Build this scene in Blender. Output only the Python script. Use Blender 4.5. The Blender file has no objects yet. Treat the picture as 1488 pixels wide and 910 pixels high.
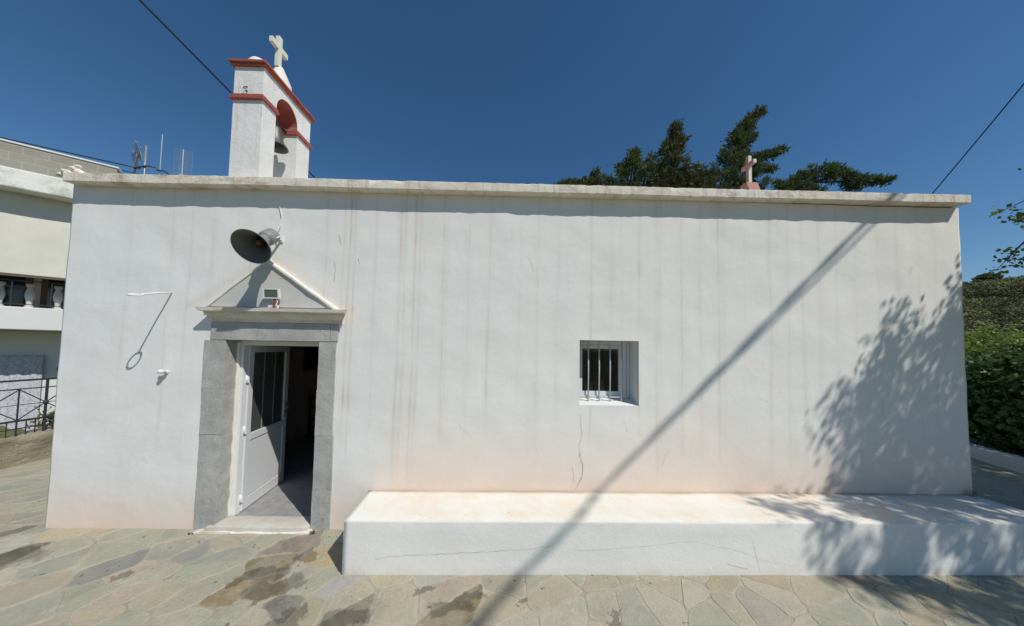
import bpy, bmesh, math, random
import numpy as np
from mathutils import Vector, Matrix, noise

S = bpy.context.scene
COL = S.collection
rnd = random.Random(7)

# ------------------------------------------------------------------ camera
cd = bpy.data.cameras.new("camera"); cam = bpy.data.objects.new("camera", cd); COL.objects.link(cam)
Rv = Vector((0.99961, -0.02247, 0.01686)); Fv = Vector((0.02169, 0.99874, 0.04521))
Rv.normalize(); Fv = (Fv - Rv * Fv.dot(Rv)).normalized(); Uv = Rv.cross(Fv)
cam.matrix_world = Matrix(((Rv.x, Uv.x, -Fv.x, 0.0), (Rv.y, Uv.y, -Fv.y, -3.4612),
                           (Rv.z, Uv.z, -Fv.z, 2.0136), (0, 0, 0, 1)))
cd.sensor_width = 36.0
cd.lens = 440.0 / 1488.0 * 36.0
cd.shift_y = (487.4 - 455.0) / 1488.0
cd.clip_start = 0.02; cd.clip_end = 3000
S.camera = cam

# ------------------------------------------------------------------ sky, sun, exposure
SUN = Vector((-0.63, 0.57, -1.0)).normalized()          # direction the light travels
el = math.asin(-SUN.z)
W = bpy.data.worlds.new("World"); S.world = W; W.use_nodes = True
nt = W.node_tree; nt.nodes.clear()
sky = nt.nodes.new("ShaderNodeTexSky"); sky.sky_type = 'NISHITA'; sky.sun_disc = False
sky.sun_elevation = el; sky.sun_rotation = math.atan2(-SUN.x, -SUN.y)
sky.altitude = 300; sky.air_density = 1.0; sky.dust_density = 0.05; sky.ozone_density = 3.5
bg = nt.nodes.new("ShaderNodeBackground"); bg.inputs[1].default_value = 0.084
wo = nt.nodes.new("ShaderNodeOutputWorld")
hs = nt.nodes.new("ShaderNodeHueSaturation"); hs.inputs['Saturation'].default_value = 1.20
hs.inputs['Hue'].default_value = 0.497
nt.links.new(sky.outputs[0], hs.inputs['Color']); nt.links.new(hs.outputs[0], bg.inputs[0]); nt.links.new(bg.outputs[0], wo.inputs[0])
sd = bpy.data.lights.new("sun", 'SUN'); sd.energy = 3.75; sd.angle = math.radians(0.53); sd.color = (1.0, 0.972, 0.905)
so = bpy.data.objects.new("sun", sd); COL.objects.link(so)
so.rotation_euler = SUN.to_track_quat('-Z', 'Y').to_euler(); so.location = (6, -8, 12)
S.view_settings.view_transform = 'Standard'; S.view_settings.look = 'None'
S.view_settings.gamma = 1.0; S.view_settings.exposure = 0.0
S.view_settings.use_curve_mapping = False
S.render.engine = 'CYCLES'
S.cycles.max_bounces = 8; S.cycles.transparent_max_bounces = 12

# ------------------------------------------------------------------ material helper
class NB:
    def __init__(s, name, rough=0.85, spec=0.3):
        s.m = bpy.data.materials.new(name); s.m.use_nodes = True
        s.t = s.m.node_tree; s.b = s.t.nodes["Principled BSDF"]
        s.b.inputs['Roughness'].default_value = rough
        s.b.inputs['Specular IOR Level'].default_value = spec
        s.tc = s.t.nodes.new("ShaderNodeTexCoord")
        s.bumps = []
    def n(s, t, **k):
        x = s.t.nodes.new(t)
        for a, v in k.items(): setattr(x, a, v)
        return x
    def l(s, a, b): s.t.links.new(a, b)
    def co(s, scale=(1, 1, 1), src='Object', rot=(0, 0, 0)):
        mp = s.n("ShaderNodeMapping"); mp.inputs['Scale'].default_value = scale; mp.inputs['Rotation'].default_value = rot
        s.l(s.tc.outputs[src], mp.inputs[0]); return mp.outputs[0]
    def noise(s, scale, detail=4, rough=0.55, vec=None, dist=0.0):
        x = s.n("ShaderNodeTexNoise"); x.inputs['Scale'].default_value = scale
        x.inputs['Detail'].default_value = detail; x.inputs['Roughness'].default_value = rough
        x.inputs['Distortion'].default_value = dist
        s.l(vec if vec is not None else s.tc.outputs['Object'], x.inputs['Vector']); return x.outputs['Fac']
    def ramp(s, fac, stops, interp='LINEAR'):
        r = s.n("ShaderNodeValToRGB"); r.color_ramp.interpolation = interp
        e = r.color_ramp.elements
        while len(e) < len(stops): e.new(0.5)
        for i, (p, c) in enumerate(stops):
            e[i].position = p
            e[i].color = (c, c, c, 1) if isinstance(c, (int, float)) else (*c, 1)
        s.l(fac, r.inputs[0]); return r.outputs[0]
    def mix(s, fac, a, b, mode='MIX'):
        x = s.n("ShaderNodeMix"); x.data_type = 'RGBA'; x.blend_type = mode
        for i, v in ((0, fac), (6, a), (7, b)):
            if isinstance(v, (int, float)): x.inputs[i].default_value = v
            elif isinstance(v, tuple): x.inputs[i].default_value = (*v, 1)
            else: s.l(v, x.inputs[i])
        return x.outputs[2]
    def math(s, op, a, b=None, clamp=False):
        x = s.n("ShaderNodeMath"); x.operation = op; x.use_clamp = clamp
        for i, v in ((0, a), (1, b)):
            if v is None: continue
            if isinstance(v, (int, float)): x.inputs[i].default_value = v
            else: s.l(v, x.inputs[i])
        return x.outputs[0]
    def attr(s, name):
        x = s.n("ShaderNodeAttribute"); x.attribute_name = name; return x
    def base(s, c):
        if isinstance(c, tuple): s.b.inputs['Base Color'].default_value = (*c, 1)
        else: s.l(c, s.b.inputs['Base Color'])
    def bump(s, h, dist=0.003, strength=1.0):
        x = s.n("ShaderNodeBump"); x.inputs['Distance'].default_value = dist; x.inputs['Strength'].default_value = strength
        s.l(h, x.inputs['Height'])
        if s.bumps: s.l(s.bumps[-1], x.inputs['Normal'])
        s.bumps.append(x.outputs[0]); s.l(x.outputs[0], s.b.inputs['Normal'])
    def var(s, c, amt=0.12, scale=6, tint=None):
        f = s.noise(scale, 5, 0.6)
        c2 = tint or tuple(max(0, v * (1 - amt * 2)) for v in c)
        return s.mix(s.ramp(f, [(0.3, 0.0), (0.72, 1.0)]), c, c2)

def simple(name, c, rough=0.7, spec=0.3, amt=0.12, scale=8, tint=None, metal=0.0, bump=None):

    b = NB(name, rough, spec); b.base(b.var(c, amt, scale, tint)); b.b.inputs['Metallic'].default_value = metal
    if bump: b.bump(b.noise(bump[0], 5, 0.6), bump[1])
    return b.m

def plaster(name, base=(0.80, 0.80, 0.79), grime=(0.50, 0.42, 0.33), gamt=0.25, bump=0.004, use_attr=False):
    b = NB(name, 0.93, 0.15)
    big = b.noise(0.9, 3, 0.5); mid = b.noise(5, 5, 0.6); fine = b.noise(60, 3, 0.6)
    c = b.mix(b.ramp(big, [(0.3, 0.0), (0.7, 1.0)]), base, tuple(v * k for v, k in zip(base, (0.93, 0.945, 0.955))))
    c = b.mix(b.ramp(mid, [(0.45, 0.0), (0.75, gamt * 0.35)]), c, grime)
    if use_attr:
        geo = b.n("ShaderNodeSeparateXYZ"); b.l(b.tc.outputs['Object'], geo.inputs[0])
        warm = b.math('ADD', b.math('MULTIPLY', geo.outputs[0], 0.09), b.math('ADD', 0.25, b.math('MULTIPLY', b.noise(0.5, 4, 0.6), 0.5)), True)
        c = b.mix(warm, c, b.mix(0.5, c, (0.86, 0.80, 0.71)))             # yellower towards the right, broken up by noise
        brush = b.noise(1.0, 5, 0.75, b.co((2.2, 1, 9), rot=(0, 0.5, 0)))
        c = b.mix(b.ramp(brush, [(0.50, 0.0), (0.62, 0.16)]), c, (0.88, 0.88, 0.87))
        c = b.mix(b.ramp(brush, [(0.30, 0.14), (0.42, 0.0)]), c, (0.60, 0.58, 0.54))
        pat = b.noise(1.8, 7, 0.7); c = b.mix(b.ramp(pat, [(0.54, 0.0), (0.66, 0.13)]), c, (0.70, 0.65, 0.57))
        pk2 = b.ramp(b.noise(5.5, 6, 0.75), [(0.70, 0.0), (0.72, 1.0)]); c = b.mix(b.math('MULTIPLY', pk2, 0.35), c, (0.62, 0.56, 0.47)); b.bump(pk2, -0.0012)
        st = b.attr("stain"); dp = b.attr("damp")
        nz = b.noise(1.0, 6, 0.7, b.co((26, 1, 1.1)))                 # long vertical flow marks
        flow = b.ramp(nz, [(0.50, 0.0), (0.80, 1.0)])
        k = b.math('MULTIPLY', st.outputs['Fac'], b.math('ADD', 0.62, b.math('MULTIPLY', flow, 1.3)), True)
        c = b.mix(k, c, (0.52, 0.37, 0.245))
        c = b.mix(b.math('MULTIPLY', flow, 0.09), c, (0.55, 0.44, 0.34))
        pk = b.math('MULTIPLY', dp.outputs['Fac'], b.math('ADD', 0.55, b.math('MULTIPLY', b.noise(2.2, 5, 0.65), 0.9)), True)
        c = b.mix(pk, c, (0.76, 0.585, 0.46))
        sp = b.ramp(b.noise(15, 7, 0.8), [(0.665, 0.0), (0.69, 1.0)])  # small chips and pock marks
        sp = b.math('MULTIPLY', sp, b.ramp(b.noise(1.3, 2, 0.5), [(0.5, 0.0), (0.62, 0.5)]))
        c = b.mix(sp, c, (0.55, 0.50, 0.45))
        b.bump(sp, -0.004)
    b.base(c)
    b.bump(b.noise(1.6, 3, 0.5), 0.012)
    b.bump(b.noise(9, 4, 0.6), bump * 0.5)
    b.bump(fine, 0.0012)
    return b.m

# ------------------------------------------------------------------ mesh helpers
def tag(o, label=None, cat=None, group=None, kind=None):
    if label: o['label'] = label
    if cat: o['category'] = cat
    if group: o['group'] = group
    if kind: o['kind'] = kind
    return o
def thing(name, label, cat, loc=(0, 0, 0), rz=0, group=None):
    o = bpy.data.objects.new(name, None); COL.objects.link(o); o.empty_display_size = 0.2
    o.location = loc; o.rotation_euler = (0, 0, rz); return tag(o, label, cat, group)

class MB:
    def __init__(s): s.bm = bmesh.new()
    def box(s, x0, x1, y0, y1, z0, z1, M=None, mi=0):
        vs = [Vector((x, y, z)) for z in (z0, z1) for y in (y0, y1) for x in (x0, x1)]
        if M is not None: vs = [M @ v for v in vs]
        v = [s.bm.verts.new(p) for p in vs]
        for f in ((0, 2, 3, 1), (4, 5, 7, 6), (0, 1, 5, 4), (2, 6, 7, 3), (0, 4, 6, 2), (1, 3, 7, 5)):
            fc = s.bm.faces.new([v[i] for i in f]); fc.material_index = mi
        return s
    def bar(s, a, b, w, h=None, up=(0, 0, 1)):
        a = Vector(a); b = Vector(b); d = b - a; L = d.length; h = h or w
        z = d.normalized(); x = z.cross(Vector(up))
        if x.length < 1e-4: x = z.cross(Vector((1, 0, 0)))
        x.normalize(); y = z.cross(x)
        M = Matrix(((x.x, y.x, z.x, a.x), (x.y, y.y, z.y, a.y), (x.z, y.z, z.z, a.z), (0, 0, 0, 1)))
        return s.box(-w / 2, w / 2, -h / 2, h / 2, 0, L, M)
    def tube(s, pts, r, n=10, cap=True, smooth=True):
        pts = [Vector(p) for p in pts]; N = len(pts)
        rs = r if isinstance(r, (list, tuple)) else [r] * N
        rings = []; prev = None
        for i, p in enumerate(pts):
            t = (pts[min(i + 1, N - 1)] - pts[max(i - 1, 0)]).normalized()
            x = (prev - t * prev.dot(t)) if prev is not None else t.orthogonal()
            if x.length < 1e-5: x = t.orthogonal()
            x.normalize(); prev = x; y = t.cross(x)
            rings.append([s.bm.verts.new(p + (x * math.cos(2 * math.pi * k / n) + y * math.sin(2 * math.pi * k / n)) * rs[i]) for k in range(n)])
        for a, b in zip(rings, rings[1:]):
            for k in range(n):
                f = s.bm.faces.new((a[k], a[(k + 1) % n], b[(k + 1) % n], b[k])); f.smooth = smooth
        if cap:
            s.bm.faces.new(rings[0][::-1]); s.bm.faces.new(rings[-1])
        return s
    def lathe(s, prof, M, n=40):
        """prof: (radius, height) pairs round local z"""
        rings = []
        for r, z in prof:
            if r < 1e-5: rings.append([s.bm.verts.new(M @ Vector((0, 0, z)))])
            else: rings.append([s.bm.verts.new(M @ Vector((r * math.cos(2 * math.pi * k / n), r * math.sin(2 * math.pi * k / n), z))) for k in range(n)])
        for a, b in zip(rings, rings[1:]):
            for k in range(n):
                k2 = (k + 1) % n
                q = [a[k % len(a)], a[k2 % len(a)], b[k2 % len(b)], b[k % len(b)]]
                q = list(dict.fromkeys(q))
                if len(q) > 2:
                    f = s.bm.faces.new(q); f.smooth = True
        return s
    def prism(s, poly, y0, y1, axis='y'):
        """poly (x,z) extruded along y, or (y,z) along x, or (x,y) along z"""
        def P(a, b, c): return {'y': (a, c, b), 'x': (c, a, b), 'z': (a, b, c)}[axis]
        lo = [s.bm.verts.new(P(a, b, y0)) for a, b in poly]; hi = [s.bm.verts.new(P(a, b, y1)) for a, b in poly]
        s.bm.faces.new(lo); s.bm.faces.new(hi[::-1]); n = len(poly)
        for i in range(n): s.bm.faces.new((lo[(i + 1) % n], lo[i], hi[i], hi[(i + 1) % n]))
        return s
    def build(s, name, mat, parent=None, bevel=0, seg=2, rough=None, subdiv=None, flat=False):
        bm = s.bm
        bmesh.ops.recalc_face_normals(bm, faces=bm.faces)
        if bevel:
            es = [e for e in bm.edges if len(e.link_faces) == 2 and e.calc_face_angle(0) > 0.5]
            bmesh.ops.bevel(bm, geom=es, offset=bevel, segments=seg, affect='EDGES', profile=0.5, clamp_overlap=True)
        if subdiv:
            for _ in range(30):
                es = [e for e in bm.edges if e.calc_length() > subdiv]
                if not es: break
                bmesh.ops.subdivide_edges(bm, edges=es, cuts=1, use_grid_fill=True)
            bmesh.ops.triangulate(bm, faces=[f for f in bm.faces if len(f.verts) > 4])
        if rough:
            amp, sc = rough
            for v in bm.verts:
                p = v.co * sc
                v.co += Vector((noise.noise(p), noise.noise(p + Vector((31, 7, 3))), noise.noise(p + Vector((5, 71, 13))))) * amp
        me = bpy.data.meshes.new(name); bm.to_mesh(me); bm.free()
        if subdiv and not flat:
            for p in me.polygons: p.use_smooth = True
            try: me.set_sharp_from_angle(angle=math.radians(40))
            except Exception: pass
        for m in (mat if isinstance(mat, (list, tuple)) else [mat]): me.materials.append(m)
        o = bpy.data.objects.new(name, me); COL.objects.link(o)
        if parent is not None: o.parent = parent
        return o
def npmesh(name, verts, faces, mat, parent=None, smooth=False):
    me = bpy.data.meshes.new(name); me.from_pydata(verts, [], faces); me.update()
    for m in (mat if isinstance(mat, (list, tuple)) else [mat]): me.materials.append(m)
    if smooth: me.polygons.foreach_set("use_smooth", [True] * len(me.polygons))
    o = bpy.data.objects.new(name, me); COL.objects.link(o)
    if parent is not None: o.parent = parent
    return o

# ------------------------------------------------------------------ materials
M_wall = plaster("whitewash_wall", (0.81, 0.80, 0.775), use_attr=True)
M_white = plaster("whitewash", (0.80, 0.80, 0.785), gamt=0.3)
def belfry_mat():
    b = NB("belfry_plaster", 0.93, 0.15)
    c = b.mix(b.ramp(b.noise(3, 5, 0.65), [(0.35, 0.0), (0.7, 1.0)]), (0.81, 0.80, 0.78), (0.73, 0.715, 0.68))
    dr = b.noise(1.0, 6, 0.7, b.co((22, 22, 1.6))); c = b.mix(b.ramp(dr, [(0.52, 0.0), (0.72, 0.40)]), c, (0.50, 0.40, 0.32))
    c = b.mix(b.ramp(b.noise(16, 7, 0.8), [(0.62, 0.0), (0.67, 0.6)]), c, (0.52, 0.47, 0.41))
    b.base(c); b.bump(b.noise(5, 4), 0.012); b.bump(b.noise(24, 5, 0.7), 0.004); return b.m
M_belfry = belfry_mat()
def slab_mat():
    b = NB("slab_plaster", 0.92, 0.15)
    n1 = b.noise(3.0, 6, 0.7, b.co((1, 1, 3))); n2 = b.noise(18, 5, 0.7); n3 = b.noise(1.2, 3, 0.6)
    c = b.mix(b.ramp(n3, [(0.3, 0.0), (0.7, 1.0)]), (0.80, 0.77, 0.69), (0.74, 0.64, 0.52))
    drip = b.noise(1.0, 5, 0.7, b.co((16, 3, 1.2)))
    c = b.mix(b.ramp(drip, [(0.50, 0.0), (0.68, 0.6)]), c, (0.46, 0.33, 0.22))
    c = b.mix(b.ramp(n1, [(0.53, 0.0), (0.68, 0.7)]), c, (0.42, 0.29, 0.185))
    c = b.mix(b.ramp(n2, [(0.62, 0.0), (0.72, 0.7)]), c, (0.28, 0.22, 0.16))
    c = b.mix(b.ramp(b.noise(9, 4, 0.6), [(0.60, 0.0), (0.66, 0.8)]), c, (0.82, 0.80, 0.76))
    b.base(c); b.bump(n2, 0.008); b.bump(b.noise(50, 3), 0.003)
    return b.m
M_slab = slab_mat()
def bench_mat():
    b = NB("bench_plaster", 0.93, 0.15)
    geo = b.n("ShaderNodeNewGeometry"); sx = b.n("ShaderNodeSeparateXYZ"); b.l(geo.outputs['Normal'], sx.inputs[0])
    up = b.ramp(sx.outputs[2], [(0.4, 0.0), (0.8, 1.0)])                  # trodden top wears and yellows
    f = b.noise(1.4, 4, 0.6)
    c = b.mix(b.ramp(f, [(0.3, 0.0), (0.7, 1.0)]), (0.82, 0.795, 0.745), (0.76, 0.735, 0.695))
    topc = b.mix(b.ramp(b.noise(2.5, 6, 0.7), [(0.42, 0.0), (0.70, 1.0)]), (0.77, 0.745, 0.68), (0.74, 0.64, 0.50))
    c = b.mix(up, c, topc)
    spots = b.ramp(b.noise(19, 6, 0.8, b.co((1, 1.6, 1))), [(0.60, 0.0), (0.65, 1.0)])
    spots = b.math('MULTIPLY', spots, b.ramp(b.noise(2.0, 3, 0.6), [(0.46, 0.0), (0.60, 0.8)]))
    c = b.mix(b.math('MULTIPLY', spots, up), c, (0.33, 0.29, 0.22))
    c = b.mix(b.math('MULTIPLY', b.ramp(b.noise(30, 4, 0.7), [(0.66, 0.0), (0.72, 0.5)]), b.math('SUBTRACT', 1.0, up)), c, (0.5, 0.48, 0.45))
    st = b.attr("stain"); c = b.mix(b.math('MULTIPLY', st.outputs['Fac'], b.math('ADD', 0.15, b.noise(9, 5, 0.7))), c, (0.52, 0.36, 0.22))
    b.base(c); b.bump(b.noise(1.5, 3), 0.012); b.bump(b.noise(17, 6, 0.75), 0.003); b.bump(b.noise(80, 3), 0.0015)
    return b.m
M_bench = bench_mat()
M_crack = simple("crack_dirt", (0.42, 0.38, 0.33), 0.95)
def stone_mat():
    b = NB("grey_marble", 0.8, 0.25)
    c = b.mix(b.ramp(b.noise(3, 6, 0.65), [(0.3, 0.0), (0.7, 1.0)]), (0.47, 0.46, 0.43), (0.31, 0.305, 0.29))
    c = b.mix(b.ramp(b.noise(90, 3, 0.7), [(0.50, 0.0), (0.68, 0.5)]), c, (0.58, 0.56, 0.52))
    c = b.mix(b.ramp(b.noise(22, 6, 0.8), [(0.55, 0.0), (0.68, 0.6)]), c, (0.22, 0.215, 0.20))
    c = b.mix(b.ramp(b.noise(7, 6, 0.7, None, 1.0), [(0.60, 0.0), (0.75, 0.5)]), c, (0.60, 0.57, 0.50))
    b.base(c); b.bump(b.noise(35, 5, 0.7), 0.004); b.bump(b.noise(5, 3), 0.008)
    return b.m
M_stone = stone_mat()
def cornice_mat():
    b = NB("cornice_stone", 0.85, 0.2)
    c = b.mix(b.ramp(b.noise(5, 6, 0.7, b.co((1, 2, 2))), [(0.35, 0.0), (0.65, 1.0)]), (0.72, 0.69, 0.62), (0.60, 0.53, 0.43))
    c = b.mix(b.ramp(b.noise(24, 4, 0.7), [(0.6, 0.0), (0.7, 0.6)]), c, (0.36, 0.26, 0.17))
    b.base(c); b.bump(b.noise(30, 5, 0.7), 0.004); return b.m
M_cornice = cornice_mat()
M_tymp = plaster("pediment_plaster", (0.58, 0.56, 0.525), (0.42, 0.33, 0.24), 0.5)
M_ridge = plaster("pediment_edge", (0.80, 0.76, 0.68), (0.6, 0.45, 0.3), 0.6)
M_alu = simple("white_aluminium", (0.74, 0.75, 0.76), 0.35, 0.5, 0.02)
M_muntin = simple("muntin_beige", (0.36, 0.34, 0.30), 0.5, 0.3, 0.05)
M_seal = simple("rubber_seal", (0.10, 0.10, 0.10), 0.6)
M_steel = simple("handle_metal", (0.30, 0.30, 0.30), 0.35, 0.5, 0.05)
M_whitepaint = simple("white_paint_metal", (0.78, 0.78, 0.76), 0.5, 0.4, 0.06, 25)
M_barpaint = simple("window_bar_paint", (0.62, 0.61, 0.58), 0.5, 0.4, 0.12, 30)
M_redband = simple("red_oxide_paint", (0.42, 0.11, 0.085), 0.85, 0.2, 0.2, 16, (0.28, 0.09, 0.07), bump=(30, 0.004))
M_redlit = simple("red_paint_sunlit", (0.52, 0.20, 0.145), 0.85, 0.2, 0.15, 7, bump=(30, 0.004))  # lighter copy of the red paint, with the sunlight on it in the colour
M_bronze = simple("aged_bronze", (0.17, 0.165, 0.14), 0.5, 0.5, 0.2, 12, metal=0.5)
M_horn = simple("grey_horn_paint", (0.26, 0.265, 0.25), 0.5, 0.4, 0.12, 9)
M_hornin = simple("grey_horn_inside", (0.13, 0.13, 0.12), 0.55, 0.4, 0.15, 5)
M_rust = simple("rusted_metal", (0.30, 0.14, 0.07), 0.85, 0.2, 0.25, 20)
M_cross = plaster("cream_cross_paint", (0.76, 0.74, 0.64), gamt=0.3)
M_pink = simple("faded_pink_paint", (0.54, 0.28, 0.24), 0.85, 0.2, 0.14, 9)
M_black = simple("black_cable_rubber", (0.012, 0.012, 0.013), 0.5, 0.4)
M_iron = simple("dark_iron_paint", (0.05, 0.052, 0.06), 0.5, 0.4, 0.2, 20)
M_marble = simple("white_marble", (0.62, 0.59, 0.53), 0.7, 0.3, 0.12, 6, tint=(0.52, 0.47, 0.39), bump=(20, 0.004))
M_intwall = plaster("interior_plaster", (0.66, 0.50, 0.44))
M_intfloor = simple("interior_floor_stone", (0.24, 0.235, 0.23), 0.55, 0.4, 0.2, 12, tint=(0.36, 0.35, 0.34), bump=(40, 0.002))
M_wood = simple("dark_wood", (0.10, 0.045, 0.022), 0.5, 0.4, 0.25, 14)
M_gild = simple("old_gilt_frame", (0.16, 0.09, 0.035), 0.5, 0.5, 0.25, 14)
M_canvas = simple("dark_painted_panel", (0.02, 0.015, 0.014), 0.6, 0.3, 0.3, 6)
def glass_mat(name, tint=(0.9, 0.95, 0.93), refl_mix=0.03):
    m = bpy.data.materials.new(name); m.use_nodes = True; t = m.node_tree; t.nodes.clear()
    o = t.nodes.new("ShaderNodeOutputMaterial"); mx = t.nodes.new("ShaderNodeMixShader")
    tr = t.nodes.new("ShaderNodeBsdfTransparent"); tr.inputs[0].default_value = (*tint, 1)
    g = t.nodes.new("ShaderNodeBsdfGlossy"); g.inputs['Roughness'].default_value = 0.03
    fr = t.nodes.new("ShaderNodeFresnel"); fr.inputs[0].default_value = 1.5
    t.links.new(fr.outputs[0], mx.inputs[0]); t.links.new(tr.outputs[0], mx.inputs[1]); t.links.new(g.outputs[0], mx.inputs[2])
    df = t.nodes.new("ShaderNodeBsdfDiffuse"); df.inputs[0].default_value = (0.45, 0.50, 0.45, 1)  # grey-green diffuse layer stands in for the reflection on the door glass
    m2 = t.nodes.new("ShaderNodeMixShader"); m2.inputs[0].default_value = refl_mix
    t.links.new(mx.outputs[0], m2.inputs[1]); t.links.new(df.outputs[0], m2.inputs[2]); t.links.new(m2.outputs[0], o.inputs[0]); return m
M_glass = glass_mat("door_glass", (0.62, 0.72, 0.66), 0.16); M_wglass = glass_mat("window_glass", (0.5, 0.5, 0.5))

# ------------------------------------------------------------------ ground
def gz(x, y):
    z = 0.10 * y if y < 0 else 0.0
    return max(z, -0.5)
def terrain_z(x, y):
    r = math.hypot(x, y + 3.5)
    if r < 17: return gz(x, y) - 0.03 - max(0.0, min(1.2, (-8.0 - x) * 1.2))
    a = math.atan2(x, y + 3.5)                       # 0 straight ahead, + to the right
    z = -0.5 * min(1.0, (r - 17) / 10)
    s = max(0.0, min(1.0, (r - 30) / 140.0)); s = s ** 1.35
    side = max(0.0, min(1.0, (a - 0.25) / 0.5)) * max(0.0, min(1.0, (2.3 - a) / 0.6))
    ridge = 25.3 + 1.2 * math.sin(a * 9) + 0.8 * math.sin(a * 23 + 1)
    far = max(0.0, (r - 185) / 300.0)
    z += side * (ridge * s * (1 - 0.25 * min(1, far))) + 1.6 * noise.noise(Vector((x * 0.04, y * 0.04, 0))) * s
    return z
def build_terrain():
    rr = [0, 4, 8, 12, 14, 16, 17, 18, 20, 24, 30, 36, 44, 54, 66, 80, 94, 108, 122, 136, 150, 165, 180, 200, 230, 280, 350, 450, 700, 1200, 2000]
    NA = 220; vs = [(0, -3.5, gz(0, -3.5) - 0.03)]; fs = []
    for r in rr[1:]:
        for k in range(NA):
            a = 2 * math.pi * k / NA; x = r * math.sin(a); y = -3.5 + r * math.cos(a)
            vs.append((x, y, terrain_z(x, y)))
    for k in range(NA): fs.append((0, 1 + k, 1 + (k + 1) % NA))
    for i in range(len(rr) - 2):
        a0 = 1 + i * NA; b0 = a0 + NA
        for k in range(NA): fs.append((a0 + k, b0 + k, b0 + (k + 1) % NA, a0 + (k + 1) % NA))
    b = NB("dry_hillside", 0.95, 0.1)
    c = b.mix(b.ramp(b.noise(0.10, 6, 0.65), [(0.4, 0.0), (0.6, 1.0)]), (0.20, 0.16, 0.085), (0.12, 0.13, 0.055))
    c = b.mix(b.ramp(b.noise(0.5, 5, 0.7), [(0.5, 0.0), (0.65, 0.8)]), c, (0.05, 0.065, 0.028))
    b.base(c); b.bump(b.noise(0.8, 5, 0.7), 0.5)
    o = npmesh("terrain", vs, [f[::-1] for f in fs], b.m, smooth=True); tag(o, kind='structure')
build_terrain()

def paving_mats():
    def shared(b, c):
        c = b.mix(b.ramp(b.noise(1.1, 5, 0.65), [(0.45, 0.0), (0.70, 0.55)]), c, (0.40, 0.355, 0.26))
        c = b.mix(b.ramp(b.noise(2.7, 7, 0.75), [(0.50, 0.0), (0.70, 0.5)]), c, (0.235, 0.225, 0.17))
        c = b.mix(b.ramp(b.noise(6.5, 7, 0.8), [(0.55, 0.0), (0.68, 0.45)]), c, (0.44, 0.42, 0.35))
        c = b.mix(b.ramp(b.noise(38, 5, 0.75), [(0.50, 0.0), (0.72, 0.45)]), c, (0.20, 0.185, 0.14))
        c = b.mix(b.ramp(b.noise(13, 3, 0.5), [(0.70, 0.0), (0.72, 0.75)]), c, (0.085, 0.08, 0.06))
        return b.mix(b.ramp(b.noise(21, 2, 0.5), [(0.73, 0.0), (0.75, 0.8)]), c, (0.50, 0.48, 0.42))
    def damp(b, c):
        nz = b.n("ShaderNodeTexNoise"); nz.inputs['Scale'].default_value = 4.5; nz.inputs['Detail'].default_value = 4; nz.inputs['Roughness'].default_value = .6
        b.l(b.tc.outputs['Object'], nz.inputs['Vector'])
        ad = b.n("ShaderNodeVectorMath"); ad.operation = 'MULTIPLY_ADD'; b.l(nz.outputs['Color'], ad.inputs[0]); ad.inputs[1].default_value = (.45, .45, 0); b.l(b.tc.outputs['Object'], ad.inputs[2])
        tot = None
        for (x, y, sx, sy) in ((-4.72, -.46, .34, .15), (-2.16, -.58, .17, .13), (-1.93, -.70, .22, .10), (-2.32, -.66, .09, .05), (-.34, -.86, .20, .09), (-1.20, -1.0, .16, .10), (-3.35, -.62, .10, .04), (-.62, -.74, .12, .05), (.9, -1.0, .06, .04), (-1.62, -1.02, .14, .10), (.22, -.80, .05, .03), (-1.9, -.36, .10, .04), (-5.3, -.1, .3, .05)):
            m = b.n("ShaderNodeMapping"); m.vector_type = 'TEXTURE'; m.inputs['Location'].default_value = (x + .22, y + .22, 0); m.inputs['Scale'].default_value = (sx, sy, 50)
            m.inputs['Rotation'].default_value = (0, 0, .35); b.l(ad.outputs[0], m.inputs[0])
            ln = b.n("ShaderNodeVectorMath"); ln.operation = 'LENGTH'; b.l(m.outputs[0], ln.inputs[0])
            f = b.math('MULTIPLY', b.math('SUBTRACT', 1.15, ln.outputs['Value']), 5.0, True)
            tot = f if tot is None else b.math('MAXIMUM', tot, f)
        return b.mix(b.math('MULTIPLY', tot, .60), c, b.mix(.72, c, (0.0, 0.0, 0.0))), tot
    b = NB("crazy_paving_stone", 0.8, 0.3)
    col = b.attr("stone_col"); ed = b.attr("edge")
    c = col.outputs['Color']
    c = b.mix(b.ramp(b.noise(3.5, 6, 0.7), [(0.40, 0.0), (0.7, 0.5)]), c, (0.38, 0.35, 0.26))
    c = b.mix(b.ramp(b.noise(5.0, 4, 0.6, None, 1.5), [(0.5, 0.0), (0.7, 0.5)]), c, (0.27, 0.295, 0.24))
    c = shared(b, c)
    wide = b.ramp(b.noise(0.9, 3, 0.6), [(0.35, -0.0), (0.65, 0.20)])          # where mortar was smeared over the joints
    sm = b.math('ADD', b.math('ADD', ed.outputs['Fac'], wide), b.math('MULTIPLY', b.noise(7, 7, 0.8), 0.75))
    sm = b.math('MULTIPLY', b.math('SUBTRACT', sm, 1.30), 4.0, True)
    c = b.mix(b.math('MULTIPLY', sm, 0.85), c, (0.42, 0.385, 0.305))
    c, _ = damp(b, b.mix(1.0, c, (1.10, 1.06, 1.02), 'MULTIPLY')); b.base(c); b.bump(b.noise(7, 7, 0.75), 0.016); b.bump(b.noise(60, 4, 0.7), 0.003)
    g = NB("paving_mortar", 0.92, 0.15)
    c = g.mix(g.ramp(g.noise(1.6, 6, 0.7), [(0.35, 0.0), (0.65, 1.0)]), (0.44, 0.41, 0.335), (0.30, 0.275, 0.21))
    c, _ = damp(g, shared(g, c)); g.base(c); g.bump(g.noise(25, 6, 0.7), 0.01)
    return b.m, g.m
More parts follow.
